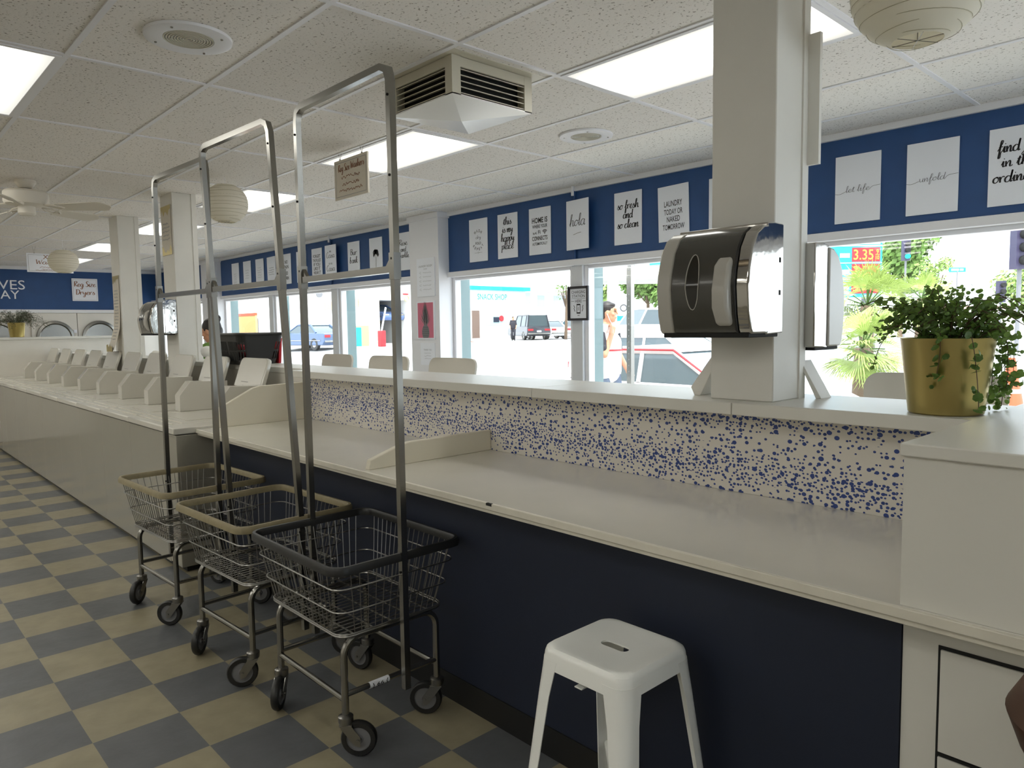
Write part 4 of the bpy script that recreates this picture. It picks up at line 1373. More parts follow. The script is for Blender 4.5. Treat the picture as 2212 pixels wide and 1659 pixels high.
# ================================================================== PLANTS
def pot(par, r0, r1, h, m):
    p = MB().lathe([(r0 - .004, 0), (r0, .004), (r1, h - .003), (r1 + .002, h), (r1 - .003, h), (r1 - .006, h - .01), (r1 - .012, h - .03), (.001, h - .03)], seg=48)
    o = p.build('pot', m, par)
    MB().lathe([(r1 - .014, h - .03), (.02, h - .014), (.001, h - .012)], seg=24).build('soil', M['soil'], par)
    return o
def leafdisc(mb, c, nrm, r, rnd, seg=7):
    n = Vector(nrm).normalized()
    a = n.orthogonal().normalized()
    b = n.cross(a)
    ph = rnd.uniform(0, 6.28)
    vs = [Vector(c) + (a * math.cos(ph + 2 * PI * i / seg) + b * math.sin(ph + 2 * PI * i / seg) * .85) * r * (1 + .08 * rnd.uniform(-1, 1)) for i in range(seg)]
    vs.append(Vector(c) + n * r * .18)
    mb.add(vs, [(i, (i + 1) % seg, seg) for i in range(seg)])
rp = random.Random(21)
pc = onY(2042, 880, 2.285)
t = thing('potted_vine', 'trailing round-leaved vine in a gold pot on the bar ledge', 'potted plant', (pc.x, 2.285, LZ))
pot(t, .094, .117, .212, M['gold'])
lf, st = MB(), MB()
def vine(path, n, spread, rl):
    sp_ = [Vector(p) for p in path]
    full = []
    for d in range(3): pass
    pts = []
    P_ = [sp_[0]] + sp_ + [sp_[-1]]
    for i in range(1, len(P_) - 2):
        for q in range(6):
            u = q / 6
            pts.append(0.5 * (2 * P_[i] + (P_[i + 1] - P_[i - 1]) * u + (2 * P_[i - 1] - 5 * P_[i] + 4 * P_[i + 1] - P_[i + 2]) * u * u + (3 * P_[i] - P_[i - 1] - 3 * P_[i + 1] + P_[i + 2]) * u ** 3))
    pts.append(sp_[-1])
    st.tube(pts, .0011, 4)
    for q in range(n):
        p = pts[min(len(pts) - 1, int(rp.random() ** .9 * len(pts)))]
        o = Vector((rp.gauss(0, 1), rp.gauss(0, 1), rp.gauss(0, 1))) * spread
        leafdisc(lf, p + o, (rp.gauss(0, .5), rp.gauss(-.3, .6), rp.gauss(.5, .6)), rl * rp.uniform(.65, 1.2), rp)
for k in range(52):   # bushy mound, spreading sideways along the ledge
    a = rp.uniform(0, 2 * PI)
    rr = rp.uniform(.02, .15)
    e = Vector((rr * math.cos(a) * 1.25, rr * math.sin(a), .215 + .115 * (1 - rr / .2) * rp.uniform(.5, 1.25)))
    vine([(e.x * .2, e.y * .2, .195), (e.x * .6, e.y * .6, e.z + .015), tuple(e)], 26, .014, .0076)
for k in range(16):   # long arching shoots
    a = rp.uniform(-.7, .9) if k % 3 else rp.uniform(2.4, 3.6)
    L = rp.uniform(.15, .25)
    vine([(.03 * math.cos(a), .03 * math.sin(a), .2), (L * .55 * math.cos(a), L * .55 * math.sin(a), .30 + rp.uniform(-.03, .03)), (L * math.cos(a), L * math.sin(a), .30 + rp.uniform(-.09, .02))], 22, .008, .0088)
for a, drop, r_ in ((.05, .17, .15), (.3, .2, .155), (-.2, .14, .16), (.55, .19, .15), (.15, .21, .17), (-.45, .16, .14)):   # trailing over the right side
    c_, s_ = math.cos(a + .75), math.sin(a + .75)
    vine([(.06 * c_, .06 * s_, .2), (.118 * c_, .118 * s_, .235), (r_ * c_, r_ * s_, .19), (r_ * c_ * 1.02, r_ * s_, .10), (r_ * c_ * .98, r_ * s_, .225 - drop)], 84, .012, .0088)
vine([(.0, -.06, .2), (.015, -.113, .232), (.02, -.128, .17), (.012, -.126, .105)], 34, .009, .0105)      # over the front
vine([(.05, -.06, .2), (.085, -.105, .22), (.10, -.10, .12), (.105, -.088, .02)], 26, .008, .0115)
vine([(-.05, 0, .2), (-.115, -.03, .245), (-.155, -.05, .20), (-.175, -.06, .13)], 16, .007, .0095)        # over the left side
lf.build('foliage', M['leaf'], t, smooth=False)
st.build('stem', M['stem'], t)
# fern in a gold pot on the partition
t = thing('potted_fern', 'feathery dark fern in a gold pot on the far partition wall', 'potted plant', (-12.05, 1.87, CZ - .04))
pot(t, .085, .105, .20, M['gold'])
fn_, st = MB(), MB()
for k in range(70):
    a = rp.uniform(0, 2 * PI)
    L = rp.uniform(.12, .36)
    up = rp.uniform(.03, .16)
    pts = []
    for i in range(9):
        u = i / 8
        pts.append(Vector((.03 * math.cos(a) + L * u * math.cos(a), .03 * math.sin(a) + L * u * math.sin(a), .18 + up * math.sin(u * PI * .8) * 1.3 - .05 * u * u * (L / .3) * 2)))
    st.tube(pts, .0012, 3)
    for i in range(1, 9):
        for q in range(7):
            o = Vector((rp.gauss(0, .012), rp.gauss(0, .012), rp.gauss(0, .01)))
            d_ = Vector((rp.gauss(0, 1), rp.gauss(0, 1), rp.gauss(.2, .7))).normalized() * .024
            sd_ = d_.orthogonal().normalized() * .0022
            p = pts[i] + o
            fn_.add([p - sd_, p + d_, p + sd_], [(0, 1, 2)])
fn_.build('fronds', M['leafdk'], t, smooth=False)
st.build('stem', M['stem'], t)

# ================================================================== BAR CHAIRS
def make_chair():
    t = thing('bar_chair', 'c', 'chair', (0, 0, 0), 0, 'white bar chairs behind the ledge')
    # faces -Y (towards the ledge); back at +Y
    def curved(hx0, hx1, z0, z1, y0, y1, r, sag, th, cols=16):
        vs, fs = [], []
        H_ = z1 - z0
        vv = [0, .25, .5] + [1 - r / H_ + r / H_ * math.sin(PI / 2 * k / 8) for k in range(9)]
        rows = len(vv) - 1
        for lay in (0, 1):
            for v in vv:
                hx = hx0 + (hx1 - hx0) * v
                q = max(0.0, (v - (1 - r / H_)) * H_)
                hx -= r - math.sqrt(max(0.0, r * r - q * q))
                for j in range(cols + 1):
                    u = -1 + 2 * j / cols
                    vs.append((u * hx, y0 + (y1 - y0) * v - sag * u * u + lay * th, z0 + H_ * v))
        w_ = cols + 1
        N = (rows + 1) * w_
        for i in range(rows):
            for j in range(cols):
                a = i * w_ + j
                fs.append((a, a + 1, a + w_ + 1, a + w_)); fs.append((N + a, N + a + w_, N + a + w_ + 1, N + a + 1))
        for j in range(cols):
            fs.append((j, N + j, N + j + 1, j + 1)); a = rows * w_ + j; fs.append((a, a + 1, N + a + 1, N + a))
        for i in range(rows):
            a = i * w_; fs.append((a, a + w_, N + a + w_, N + a)); a = i * w_ + cols; fs.append((a, N + a, N + a + w_, a + w_))
        return MB().add(vs, fs)
    curved(.225, .25, .80, 1.262, .17, .25, .06, .035, .016).build('backrest', M['chair'], t, angle=50)
    s = MB()
    s.prism([(x * .21, y * .2, .775) for x, y, in [(math.copysign(abs(math.cos(a)) ** .5, math.cos(a)), math.copysign(abs(math.sin(a)) ** .5, math.sin(a))) for a in [2 * PI * k / 32 for k in range(32)]]], (0, 0, .03))
    s.build('seat', M['chair'], t, .01)
    for sx in (-1, 1):
        for sy in (-1, 1):
            MB().tube([(sx * .15, sy * .14, .78), (sx * .21, sy * .2, 0)], .013, 8).build('leg', M['chrome'], t)
    q = .186
    MB().tube([(-q, -q + .01, .3), (q, -q + .01, .3), (q, q - .01, .3), (-q, q - .01, .3)], .009, 8, True).build('footrest', M['chrome'], t)
    return t
c0 = make_chair()
_yw = math.atan2(-.55, -.83)
_hp = W(454, 716, 7.7)
_cx, _cy = _hp.x - .13 * math.cos(_yw), _hp.y - .13 * math.sin(_yw)
for k, (x, y, rz, lab) in enumerate([
    (-3.80, 2.78, .0, 'white bar chair behind the ledge, nearest the big pillar side'), (-4.55, 2.78, .03, 'white bar chair behind the ledge, seen through the near cart rack'),
    (-5.31, 2.78, -.02, 'white bar chair behind the ledge, left of the near cart rack'), (-.92, 2.80, .0, 'white bar chair behind the gold plant pot'),
    (_cx, _cy, _yw + PI / 2, 'white bar chair the seated woman in green is using')]):
    o = c0 if k == 0 else copy_tree(c0)
    o.location = (x, y, 0); o.rotation_euler = (0, 0, rz); o['label'] = lab
    if k == 4: o.scale = (1, 1, .87)

# ================================================================== LAUNDRY BASKET AND SMALL THINGS ON THE LEDGE
bx0, bx1, by0, by1 = -5.93, -5.45, 2.26, 2.60
t = thing('laundry_basket', 'black plastic laundry basket standing on the bar ledge', 'basket', ((bx0 + bx1) / 2, (by0 + by1) / 2, LZ))
hx, hy, H = .25, .187, .235
b = MB()
def bs_(f): return hx * (.78 + .22 * f), hy * (.78 + .22 * f)
def panel(z0, z1, closed=True):
    pass
n = 40
def loop(f, ins=0): 
    a, c = bs_(f); return rrect(a - ins, c - ins, .06, H * f, 9)
L0 = [loop(f) for f in (0, .10, .16, .42, .48, .74, .80, 1.0)]
k = len(L0[0])
vs, fs = [p for l in L0 for p in l], []
for i in range(7):
    for q in range(k):
        if i in (2, 4) and q % 2 == 0 and (q % 10 not in (8,)):
            continue
        fs.append((i * k + q, i * k + (q + 1) % k, (i + 1) * k + (q + 1) % k, (i + 1) * k + q))
b.add(vs, fs)
# straight sides need finer slots: add vertical bars over open side panels
bb = b.build('shell', M['dkvinyl'], t, smooth=False)
sm = bb.modifiers.new('thick', 'SOLIDIFY'); sm.thickness = .004
MB().add(rrect(hx * .78, hy * .78, .06, .002, 9) + rrect(hx * .78, hy * .78, .06, .008, 9), [tuple(range(k)), tuple(range(k, 2 * k))] + [(q, (q + 1) % k, k + (q + 1) % k, k + q) for q in range(k)]).build('floor_panel', M['dkvinyl'], t)
MB().tube(rrect(hx + .008, hy + .008, .065, H, 9), .011, 8, True).build('rim', M['dkvinyl'], t)
for s in (-1, 1):
    for f0, f1 in ((.14, .44), (.46, .76)):
        for sg in (-1, 1):
            br = MB()
            for q in range(1, 7):
                (a0, c0_), (a1, c1_) = bs_(f0), bs_(f1)
                br.tube([(sg * q * .027, s * c0_, H * f0), (sg * q * .028, s * c1_, H * f1)], .0045, 4)
            br.build('side_grille', M['dkvinyl'], t)
cl = MB()
for q in range(14):
    cl.ell((rp.uniform(-.14, .14), rp.uniform(-.09, .09), .05 + rp.uniform(0, .08)), .06, .05, .03, 8, 5)
cl.build('clothes_pile', mat('red_blue_clothes', '#a8303c', 0.9, noise=.5, nscale=9), t)['label'] = 'red and grey clothes inside the basket'
xa_, xb_ = onY(593, 782, 2.6).x, onY(605, 782, 2.6).x
tag(MB().prism([(xa_, 2.59, LZ), (xb_, 2.59, LZ), (xb_ + .03, 2.59, LZ + .2), (xa_ + .03, 2.59, LZ + .2)], (0, .02, 0)).build('red_folder', M['red']), 'upright red folder standing behind the black laundry basket', 'folder')
bag = MB()
for q in range(9):
    bag.ell((rp.uniform(-.1, .1), rp.uniform(-.05, .05), .045 + rp.uniform(-.01, .05)), .07, .06, .045, 10, 6)
ob = bag.build('plastic_bag', mat('white_bag', '#dcdcd8', 0.35), None)
ob.location = (-6.45, 2.44, LZ)
rm = ob.modifiers.new('skin', 'REMESH'); rm.mode = 'VOXEL'; rm.voxel_size = .014; rm.use_smooth_shade = True
tag(ob, 'crumpled white plastic bag on the ledge beside the distant pillar', 'bag')
bag = MB()
for q in range(6):
    bag.ell((rp.uniform(-.06, .06), rp.uniform(-.04, .04), .03 + rp.uniform(0, .02)), .05, .045, .03, 10, 6)
ob = bag.build('plastic_bag', mat('pale_bag', '#cfcdc6', 0.4), None)
ob.location = (-7.9, 2.44, LZ)
rm = ob.modifiers.new('skin', 'REMESH'); rm.mode = 'VOXEL'; rm.voxel_size = .014; rm.use_smooth_shade = True
tag(ob, 'pale bundle on the ledge between the two distant pillars', 'bag')
# things at the right edge
l0 = tb.location
MB().add([(-.03, -.02, 0), (.12, -.02, 0), (.12, .1, 0), (-.03, .1, 0), (-.005, -.022, .13), (.15, -.022, .13), (.15, .12, .13), (-.005, .12, .13)],
         [(3, 2, 1, 0), (0, 1, 5, 4), (1, 2, 6, 5), (2, 3, 7, 6), (3, 0, 4, 7)]).build('shell', mat('lilac_plastic', '#c9c2dc', 0.15), tb, .008)
MB().tube([(-.008, -.024, .13), (.153, -.024, .13), (.153, .123, .13), (-.008, .123, .13)], .004, 6, True).build('rim', M['laminate'], tb)
pe = W(2200, 1590, 1.0)
t = thing('round_stool', 'round brown wooden stool seat cut off by the right edge', 'stool', (pe.x + R0.x * .172, pe.y + R0.y * .172, 0))
zq = pe.z
MB().lathe([(.001, zq - .09), (.10, zq - .085), (.14, zq - .05), (.158, zq), (.14, zq + .035), (.08, zq + .05), (.001, zq + .052)], seg=48).build('seat', mat('brown_wood', '#4a2f1c', 0.5, noise=.2, nscale=8), t)
for k in range(4):
    a = PI / 4 + k * PI / 2
    MB().tube([(.07 * math.cos(a), .07 * math.sin(a), zq - .07), (.13 * math.cos(a), .13 * math.sin(a), 0)], .014, 8).build('leg', M['stem'], t)
ya = onY(513, 700, 5.9); yb_ = onY(552, 700, 5.9)
t = thing('notice_board', 'pale orange notice board outside the far left window', 'notice board', ((ya.x + yb_.x) / 2, 5.9, 0))
hw_b = (yb_.x - ya.x) / 2
zt_ = onY(530, 677, 5.9).z
MB().box(-hw_b, hw_b, 0, .04, zt_ - .75, zt_ - .05).build('panel', mat('pale_orange', '#e6b878', 0.7), t)
MB().box(-hw_b, hw_b, -.005, .04, zt_ - .05, zt_).build('header', M['orange'], t)
for s in (-1, 1):
    MB().box(s * hw_b * .9 - .02, s * hw_b * .9 + .02, .04, .07, CZ - 1.5, zt_ - .1).build('leg', M['grey'], t)
# ================================================================== PEOPLE
def person(label, base, yaw, J, skin, clothes, hair, scale=1.0, vox=.009, shoes='dkvinyl', extra=None, seat=False):
    """J: joints in local space (x forward, y left, z up)."""
    t = thing('person', label, 'person', base, yaw)
    t.scale = (scale,) * 3
    V = lambda k: Vector(J[k])
    b = MB()
    h, nk = V('head'), V('neck')
    f = Vector(J.get('look', (1, 0, 0))).normalized()
    l = Vector((0, 0, 1)).cross(f).normalized()
    u = f.cross(l)
    HM = Matrix((f, l, u)).transposed().to_4x4()
    HM.translation = h
    s0 = len(b.v)
    b.ell((-.012, 0, .02), .092, .074, .10)
    b.ell((.018, 0, -.05), .066, .056, .068)       # jaw
    b.ell((.05, 0, -.088), .024, .03, .022)         # chin
    b.ell((.083, 0, .045), .014, .045, .014)        # brow
    b.cap((.088, 0, .03), (.099, 0, -.012), .008, .0125, 8)   # nose
    b.ell((.082, 0, -.048), .012, .024, .006); b.ell((.079, 0, -.06), .012, .02, .007)   # lips
    for s in (-1, 1):
        b.ell((.0, s * .078, -.005), .02, .009, .033)
        b.ell((.06, s * .04, -.02), .022, .018, .02)
    b.xf(HM, s0)
    b.cap(tuple(nk), tuple(h + Vector((-.015, 0, -.05))), .055, .05)
    ch, pv = V('chest'), V('pelvis')
    b.cap(pv, ch, .125, .135, 16)
    for s in 'LR':
        b.cap(V('sh' + s), V('neck'), .062, .055)
        b.cap(V('sh' + s), V('el' + s), .05, .04)
        b.cap(V('el' + s), V('wr' + s), .040, .027)
        b.cap(V('hip' + s), V('kn' + s), .085, .058)
        b.cap(V('kn' + s), V('an' + s), .058, .038)
        hd = V('hand' + s)
        wr = V('wr' + s)
        d = (hd - wr).normalized()
        pn = Vector(J.get('palm' + s, (0, 1 if s == 'R' else -1, 0)))
        sd_ = d.cross(pn).normalized()
        pn = sd_.cross(d).normalized()
        for q in (-1, -.33, .33, 1):
            b.cap(wr + sd_ * q * .02, wr + d * .085 + sd_ * q * .03, .017, .014, 8)
        curl = J.get('curl' + s, .5)
        for q, L in ((-1.5, .062), (-.5, .074), (.5, .07), (1.5, .055)):
            p0 = wr + d * .088 + sd_ * q * .02
            p1 = p0 + (d * math.cos(curl) + pn * math.sin(curl)) * L * .5
            p2 = p1 + (d * math.cos(curl * 2.2) + pn * math.sin(curl * 2.2)) * L * .5
            b.cap(p0, p1, .0098, .009, 8); b.cap(p1, p2, .009, .008, 8)
        p0 = wr + d * .03 - sd_ * .03
        p1 = p0 + (d * .6 - sd_ * .5 + pn * .4).normalized() * .035
        b.cap(p0, p1, .013, .011, 8); b.cap(p1, p1 + (d * .8 + pn * .5).normalized() * .032, .011, .009, 8)
    bo = b.build('body', skin, t)
    r = bo.modifiers.new('skin', 'REMESH'); r.mode = 'VOXEL'; r.voxel_size = vox * .62; r.use_smooth_shade = True
    sm = bo.modifiers.new('smooth', 'SMOOTH'); sm.iterations = 3; sm.factor = .5
    e = MB()
    for s in (-1, 1):
        e.ell((.081, s * .031, .018), .009, .012, .007, 10, 6)
    e.xf(HM)
    e.build('eyes', M['ink'], t)
    def cloth(name, m, caps, v=None):
        q = MB()
        for c in caps:
            if len(c) == 4: q.cap(*c, 16)
            else: q.ell(*c[:4])
        o = q.build(name, m, t)
        rr_ = o.modifiers.new('skin', 'REMESH'); rr_.mode = 'VOXEL'; rr_.voxel_size = v or vox; rr_.use_smooth_shade = True
        ss = o.modifiers.new('smooth', 'SMOOTH'); ss.iterations = 4; ss.factor = .5
        return o
    mid = lambda a, c, k: V(a) + (V(c) - V(a)) * k
    side = (V('shL') - V('shR')).normalized()
    tor = []
    for k in (-1, -.4, .4, 1):
        tor.append((pv + side * k * .10 + Vector((0, 0, -.05)), ch + side * k * .12 + Vector((0, 0, .02)), .118, .108))
    tor.append((pv + Vector((.01, 0, -.05)), ch + Vector((.01, 0, .0)), .148, .152))
    for s in 'LR':
        tor.append((V('sh' + s), V('neck') + Vector((0, 0, -.03)), .075, .07))
    sh = cloth('shirt', clothes[0], tor)
    slv = []
    for s in 'LR':
        slv.append((V('sh' + s), mid('sh' + s, 'el' + s, clothes[2]), .064, .058))
        so_ = cloth('sleeve', clothes[1], slv[-1:])
    pants = []
    for s in 'LR':
        pants.append((V('hip' + s) + Vector((0, 0, .02)), V('kn' + s), .103, .075))
        pants.append((V('kn' + s), V('an' + s) + Vector((0, 0, .03)), .075, .06))
    pants.append((V('hipL'), V('hipR'), .11, .11))
    cloth('trousers', clothes[3], pants)
    for s in 'LR':
        a = V('an' + s)
        q = MB().cap(a + Vector((-.04, 0, -.05)), a + Vector((.14, 0, -.06)), .042, .038, 12)
        q.build('shoe', M[shoes], t)
    if hair:
        q = MB()
        s0 = 0
        for c in hair: q.ell(c[:3], *c[3:])
        q.xf(HM)
        o = q.build('hair', M['hair'], t)
        rr_ = o.modifiers.new('skin', 'REMESH'); rr_.mode = 'VOXEL'; rr_.voxel_size = vox * .8; rr_.use_smooth_shade = True
    if extra: extra(t, V, HM)
    return t
SIDEWALK = CZ - 1.5
skin = M['skin']
white_c, black_c = mat('white_cotton', '#e9e9ea', 0.9), mat('black_cotton', '#2b2b33', 0.9)
denim = mat('denim', '#5d6a80', 0.9, noise=.15, nscale=20)
green_c = mat('green_cotton', '#5c7a34', 0.9)
def ped_extra(t, V, HM):
    w1 = MB().tube([HM @ Vector((.0, -.088, -.01)), HM @ Vector((.03, -.10, -.08)), V('wrR') + Vector((.02, -.01, .10))], .003, 5)
    w1.tube([V('wrR') + Vector((.02, -.0, .05)), V('chest') + Vector((.13, -.08, -.12)), V('pelvis') + Vector((.12, .05, .0))], .003, 5)
    w1.build('earphone_wire', M['trim'], t)['label'] = 'white earphone wire'
    g = MB()
    c = V('chest')
    pts = []
    for k in range(9):
        a = -.75 + 1.5 * k / 8 - .15
        pts.append((c.x + .168 * math.cos(a), c.y + .235 * math.sin(a)))
    for z0, z1 in ((-.075, -.055),):
        vs, fs = [], []
        for x, y in pts: vs += [(x, y, c.z + z0), (x, y, c.z + z1), (x - .02, y, c.z + z0), (x - .02, y, c.z + z1)]
        for k in range(8): fs += [(4 * k, 4 * k + 4, 4 * k + 5, 4 * k + 1)]
        g.add(vs, fs)
    g.build('chest_stripe', M['red'], t)['label'] = 'red stripe of the chest print'
fw_ = (R0 * .76 - R2 * .65)
yaw = math.atan2(fw_.y, fw_.x)
hp = W(1315, 676, 8.6)
JP = dict(head=(.03, 0, 1.60), neck=(0, 0, 1.45), chest=(0, 0, 1.24), pelvis=(0, 0, .98), look=(.92, .34, .02),
          shL=(0, .165, 1.40), shR=(0, -.165, 1.40), elL=(.02, .22, 1.12), elR=(.10, -.20, 1.13), wrL=(.16, .20, .93), wrR=(.13, -.10, 1.36),
          handL=(.24, .18, .86), handR=(.13, -.06, 1.46), hipL=(0, .09, .93), hipR=(0, -.09, .93), knL=(.10, .09, .52), knR=(-.02, -.09, .50),
          anL=(-.02, .09, .10), anR=(-.12, -.09, .10), palmR=(-1, .2, 0), curlR=.9, curlL=.45)
SHORT = [(-.022, 0, .045, .094, .08, .095), (-.055, 0, .0, .055, .076, .075), (.02, 0, .088, .06, .06, .03)]
person('man walking past the window in a white T-shirt with black sleeves', (hp.x - .03 * math.cos(yaw), hp.y - .03 * math.sin(yaw), SIDEWALK), yaw, JP, skin,
       (white_c, black_c, .75, denim), SHORT, (hp.z - SIDEWALK) / 1.60, .010, extra=ped_extra)
hp = W(454, 716, 7.7)
JS = dict(head=(.08, 0, 1.36), neck=(.03, 0, 1.22), chest=(.0, 0, 1.02), pelvis=(-.05, 0, .80), look=(1, .25, -.28),
          shL=(.01, .16, 1.17), shR=(.01, -.16, 1.17), elL=(.14, .22, .96), elR=(.14, -.22, .96), wrL=(.34, .14, .93), wrR=(.34, -.14, .93),
          handL=(.43, .1, .93), handR=(.43, -.1, .93), hipL=(-.03, .09, .83), hipR=(-.03, -.09, .83), knL=(.36, .11, .80), knR=(.36, -.11, .80),
          anL=(.33, .11, .42), anR=(.33, -.11, .42), palmL=(0, 0, -1), palmR=(0, 0, -1), curlL=.3, curlR=.3)
BUN = [(-.03, 0, .04, .10, .088, .10), (-.07, 0, -.01, .06, .08, .07), (-.10, 0, .11, .05, .05, .048)]
yw = math.atan2(-.55, -.83)
person('woman in green with dark hair in a bun, seated behind the ledge', (hp.x - .08 * math.cos(yw), hp.y - .08 * math.sin(yw), hp.z - 1.36), yw, JS, skin,
       (green_c, green_c, .6, denim), BUN, 1.0, .011)

# ================================================================== OUTSIDE
def gz(y):
    P_ = [(4.9, -1.5), (7.4, -1.5), (7.45, -1.68), (14, -1.65), (20, -1.0), (200, -.9)]
    for (a, za), (b_, zb) in zip(P_[:-1], P_[1:]):
        if a <= y <= b_:
            return CZ + za + (zb - za) * (y - a) / (b_ - a)
    return CZ - .9
asph = mat('asphalt', '#a8a8a8', 0.9, noise=.08, nscale=.6)
conc = mat('concrete', '#cbc7be', 0.9, noise=.05, nscale=1.2)
def strip(name, m, ys):
    vs, fs = [], []
    for y in ys:
        for x in (-160, -60, -20, 20, 80): vs.append((x, y, gz(y)))
    for i in range(len(ys) - 1):
        for j in range(4): fs.append((i * 5 + j, i * 5 + j + 1, i * 5 + j + 6, i * 5 + j + 5))
    return struct(MB().add(vs, fs).build(name, m, smooth=False))
strip('sidewalk', conc, (YF + .15, 7.4, 7.45))
strip('road', asph, (7.45, 14, 20, 60, 200))
red_c = mat('curb_red', '#b0504a', 0.7)
struct(MB().box(-30, 10, 7.28, 7.44, CZ - 1.51, CZ - 1.49).build('kerb', red_c))
# --- snack shop
def wall_text(par, fr, s, cx, cy, w_, h_, m, bold=.01, name='lettering'):
    mb = MB(); type_text(mb, fr, s, cx, cy, w_, h_, bold, lift=.02)
    return mb.build(name, m, par)
SX = -51.0
def sn(x, y): p = onX(x, y, SX); return p
yl, yr = sn(960, 650).y, sn(1135, 650).y
zt, zb = sn(1060, 619).z, gz(45)
t = thing('snack_shop', 'white snack shop building with a turquoise roof edge across the lot', 'building', (SX - 4, (yl + yr) / 2, zb))
child_box(t, 'wall', M['shopwhite'], SX - 8, SX, yl, yr, zb, zt - .3)
rf = child_box(t, 'roof_edge', M['teal'], SX - 8.3, SX + .4, yl, yr + .3, zt - .35, zt)
p0, p1 = sn(1019, 671), sn(1036, 724)
child_box(t, 'door', mat('door_glass_dark', '#6e5a50', 0.3), SX, SX + .05, p0.y, p1.y, zb, p0.z)
p0, p1 = sn(1049, 671), sn(1099, 704)
wnd = child_box(t, 'window', mat('shop_glass', '#9fb8bb', 0.2), SX, SX + .06, p0.y, p1.y, p1.z, p0.z)
child_box(t, 'sill_panel', mat('grey_tile', '#a9a6a4', 0.6), SX, SX + .06, p0.y, p1.y, zb + .2, p1.z - .2)
q0, q1 = sn(1065, 685), sn(1077, 696)
child_box(t, 'window_poster', M['navy'], SX + .06, SX + .1, q0.y, q1.y, q1.z, q0.z)
q = sn(1082, 688)
o = MB().lathe([(.001, 0), (.28, 0), (.28, .04), (.001, .04)], (SX + .07 - t.location.x, q.y - t.location.y, q.z - t.location.z), 20, 'x').build('round_sign', M['red'], t)
fr = Frame((SX - t.location.x, 0 - t.location.y, 0 - t.location.z), (0, 1, 0), (0, 0, 1))
a, b = sn(1031, 640), sn(1095, 645)
wall_text(t, fr, 'SNACK SHOP', (a.y + b.y) / 2, (a.z + b.z) / 2 + .05, b.y - a.y, .55, mat('pale_teal', '#4fa39c', 0.5), .02)
a, b = sn(1043, 605), sn(1064, 616)
child_box(t, 'rooftop_unit', M['shopwhite'], SX - 5, SX - 3, a.y + 2, b.y + 2.6, zt, zt + .9)
# --- repair garage
GX_ = -42.0
def gg(x, y): return onX(x, y, GX_)
g0, g1 = gg(430, 640).y, gg(893, 640).y
zb = gz(24)
t = thing('garage', 'white repair garage with a stone-faced wall and an open service bay', 'building', (GX_, (g0 + g1) / 2, zb))
b0, b1, bz = gg(818, 700).y, gg(881, 700).y, gg(830, 648).z
zt = bz + 2.2
child_box(t, 'wall', M['shopwhite'], GX_ - 7, GX_, g0, gg(775, 700).y, zb, zt)
stone = mat('stacked_stone', '#cfc8bc', 0.9)
nd, lk, bs = nodes(stone)
br_ = nd.new('ShaderNodeTexBrick'); br_.inputs['Scale'].default_value = 2.2; br_.inputs['Color1'].default_value = lin('#d8d2c6'); br_.inputs['Color2'].default_value = lin('#bdb3a4'); br_.inputs['Mortar'].default_value = lin('#8d8478')
br_.inputs['Mortar Size'].default_value = .02
tc = nd.new('ShaderNodeTexCoord'); sp = nd.new('ShaderNodeSeparateXYZ'); cmb = nd.new('ShaderNodeCombineXYZ')
lk.new(tc.outputs['Object'], sp.inputs[0]); lk.new(sp.outputs[1], cmb.inputs[0]); lk.new(sp.outputs[2], cmb.inputs[1]); lk.new(cmb.outputs[0], br_.inputs[0]); lk.new(br_.outputs['Color'], bs.inputs['Base Color'])
child_box(t, 'stone_facing', stone, GX_ - 7, GX_ + .15, gg(775, 700).y, b0, zb, zt)
child_box(t, 'header', M['shopwhite'], GX_ - 7, GX_ + .05, b0, b1, bz, zt)
child_box(t, 'end_pillar', M['shopwhite'], GX_ - 7, GX_ + .05, b1, g1, zb, zt)
child_box(t, 'bay_back', mat('bay_dark', '#3c4656', 0.9), GX_ - 7, GX_ - 5.5, b0 - .5, b1 + .5, zb, bz)
child_box(t, 'roof_edge', M['teal'], GX_ - 7.2, GX_ + .5, gg(860, 600).y, g1 + .3, zt, zt + .35)
a, b = gg(700, 652), gg(722, 670)
child_box(t, 'boarded_window', mat('tan_board', '#d6b48c', 0.8), GX_, GX_ + .06, a.y, b.y, b.z, a.z)
a, b = gg(760, 646), gg(773, 662)
child_box(t, 'boarded_window', mat('tan_board2', '#cdb596', 0.8), GX_, GX_ + .06, a.y, b.y, b.z, a.z)
a = gg(689, 635)
MB().lathe([(.001, 0), (.22, 0), (.22, .08), (.001, .08)], (.0, a.y - t.location.y, a.z - t.location.z), 16, 'x').build('round_vent', M['grey'], t)
a = gg(877, 645)
MB().lathe([(.16, 0), (.22, 0), (.22, .08), (.16, .08), (.16, 0)], (.06, a.y - t.location.y, a.z - t.location.z), 20, 'x').build('round_sign', mat('pale_yellow', '#d8d08a', 0.5), t)
a, b = gg(869, 634), gg(880, 637)
child_box(t, 'red_sign', M['red'], GX_ + .05, GX_ + .12, a.y, b.y, b.z, a.z)

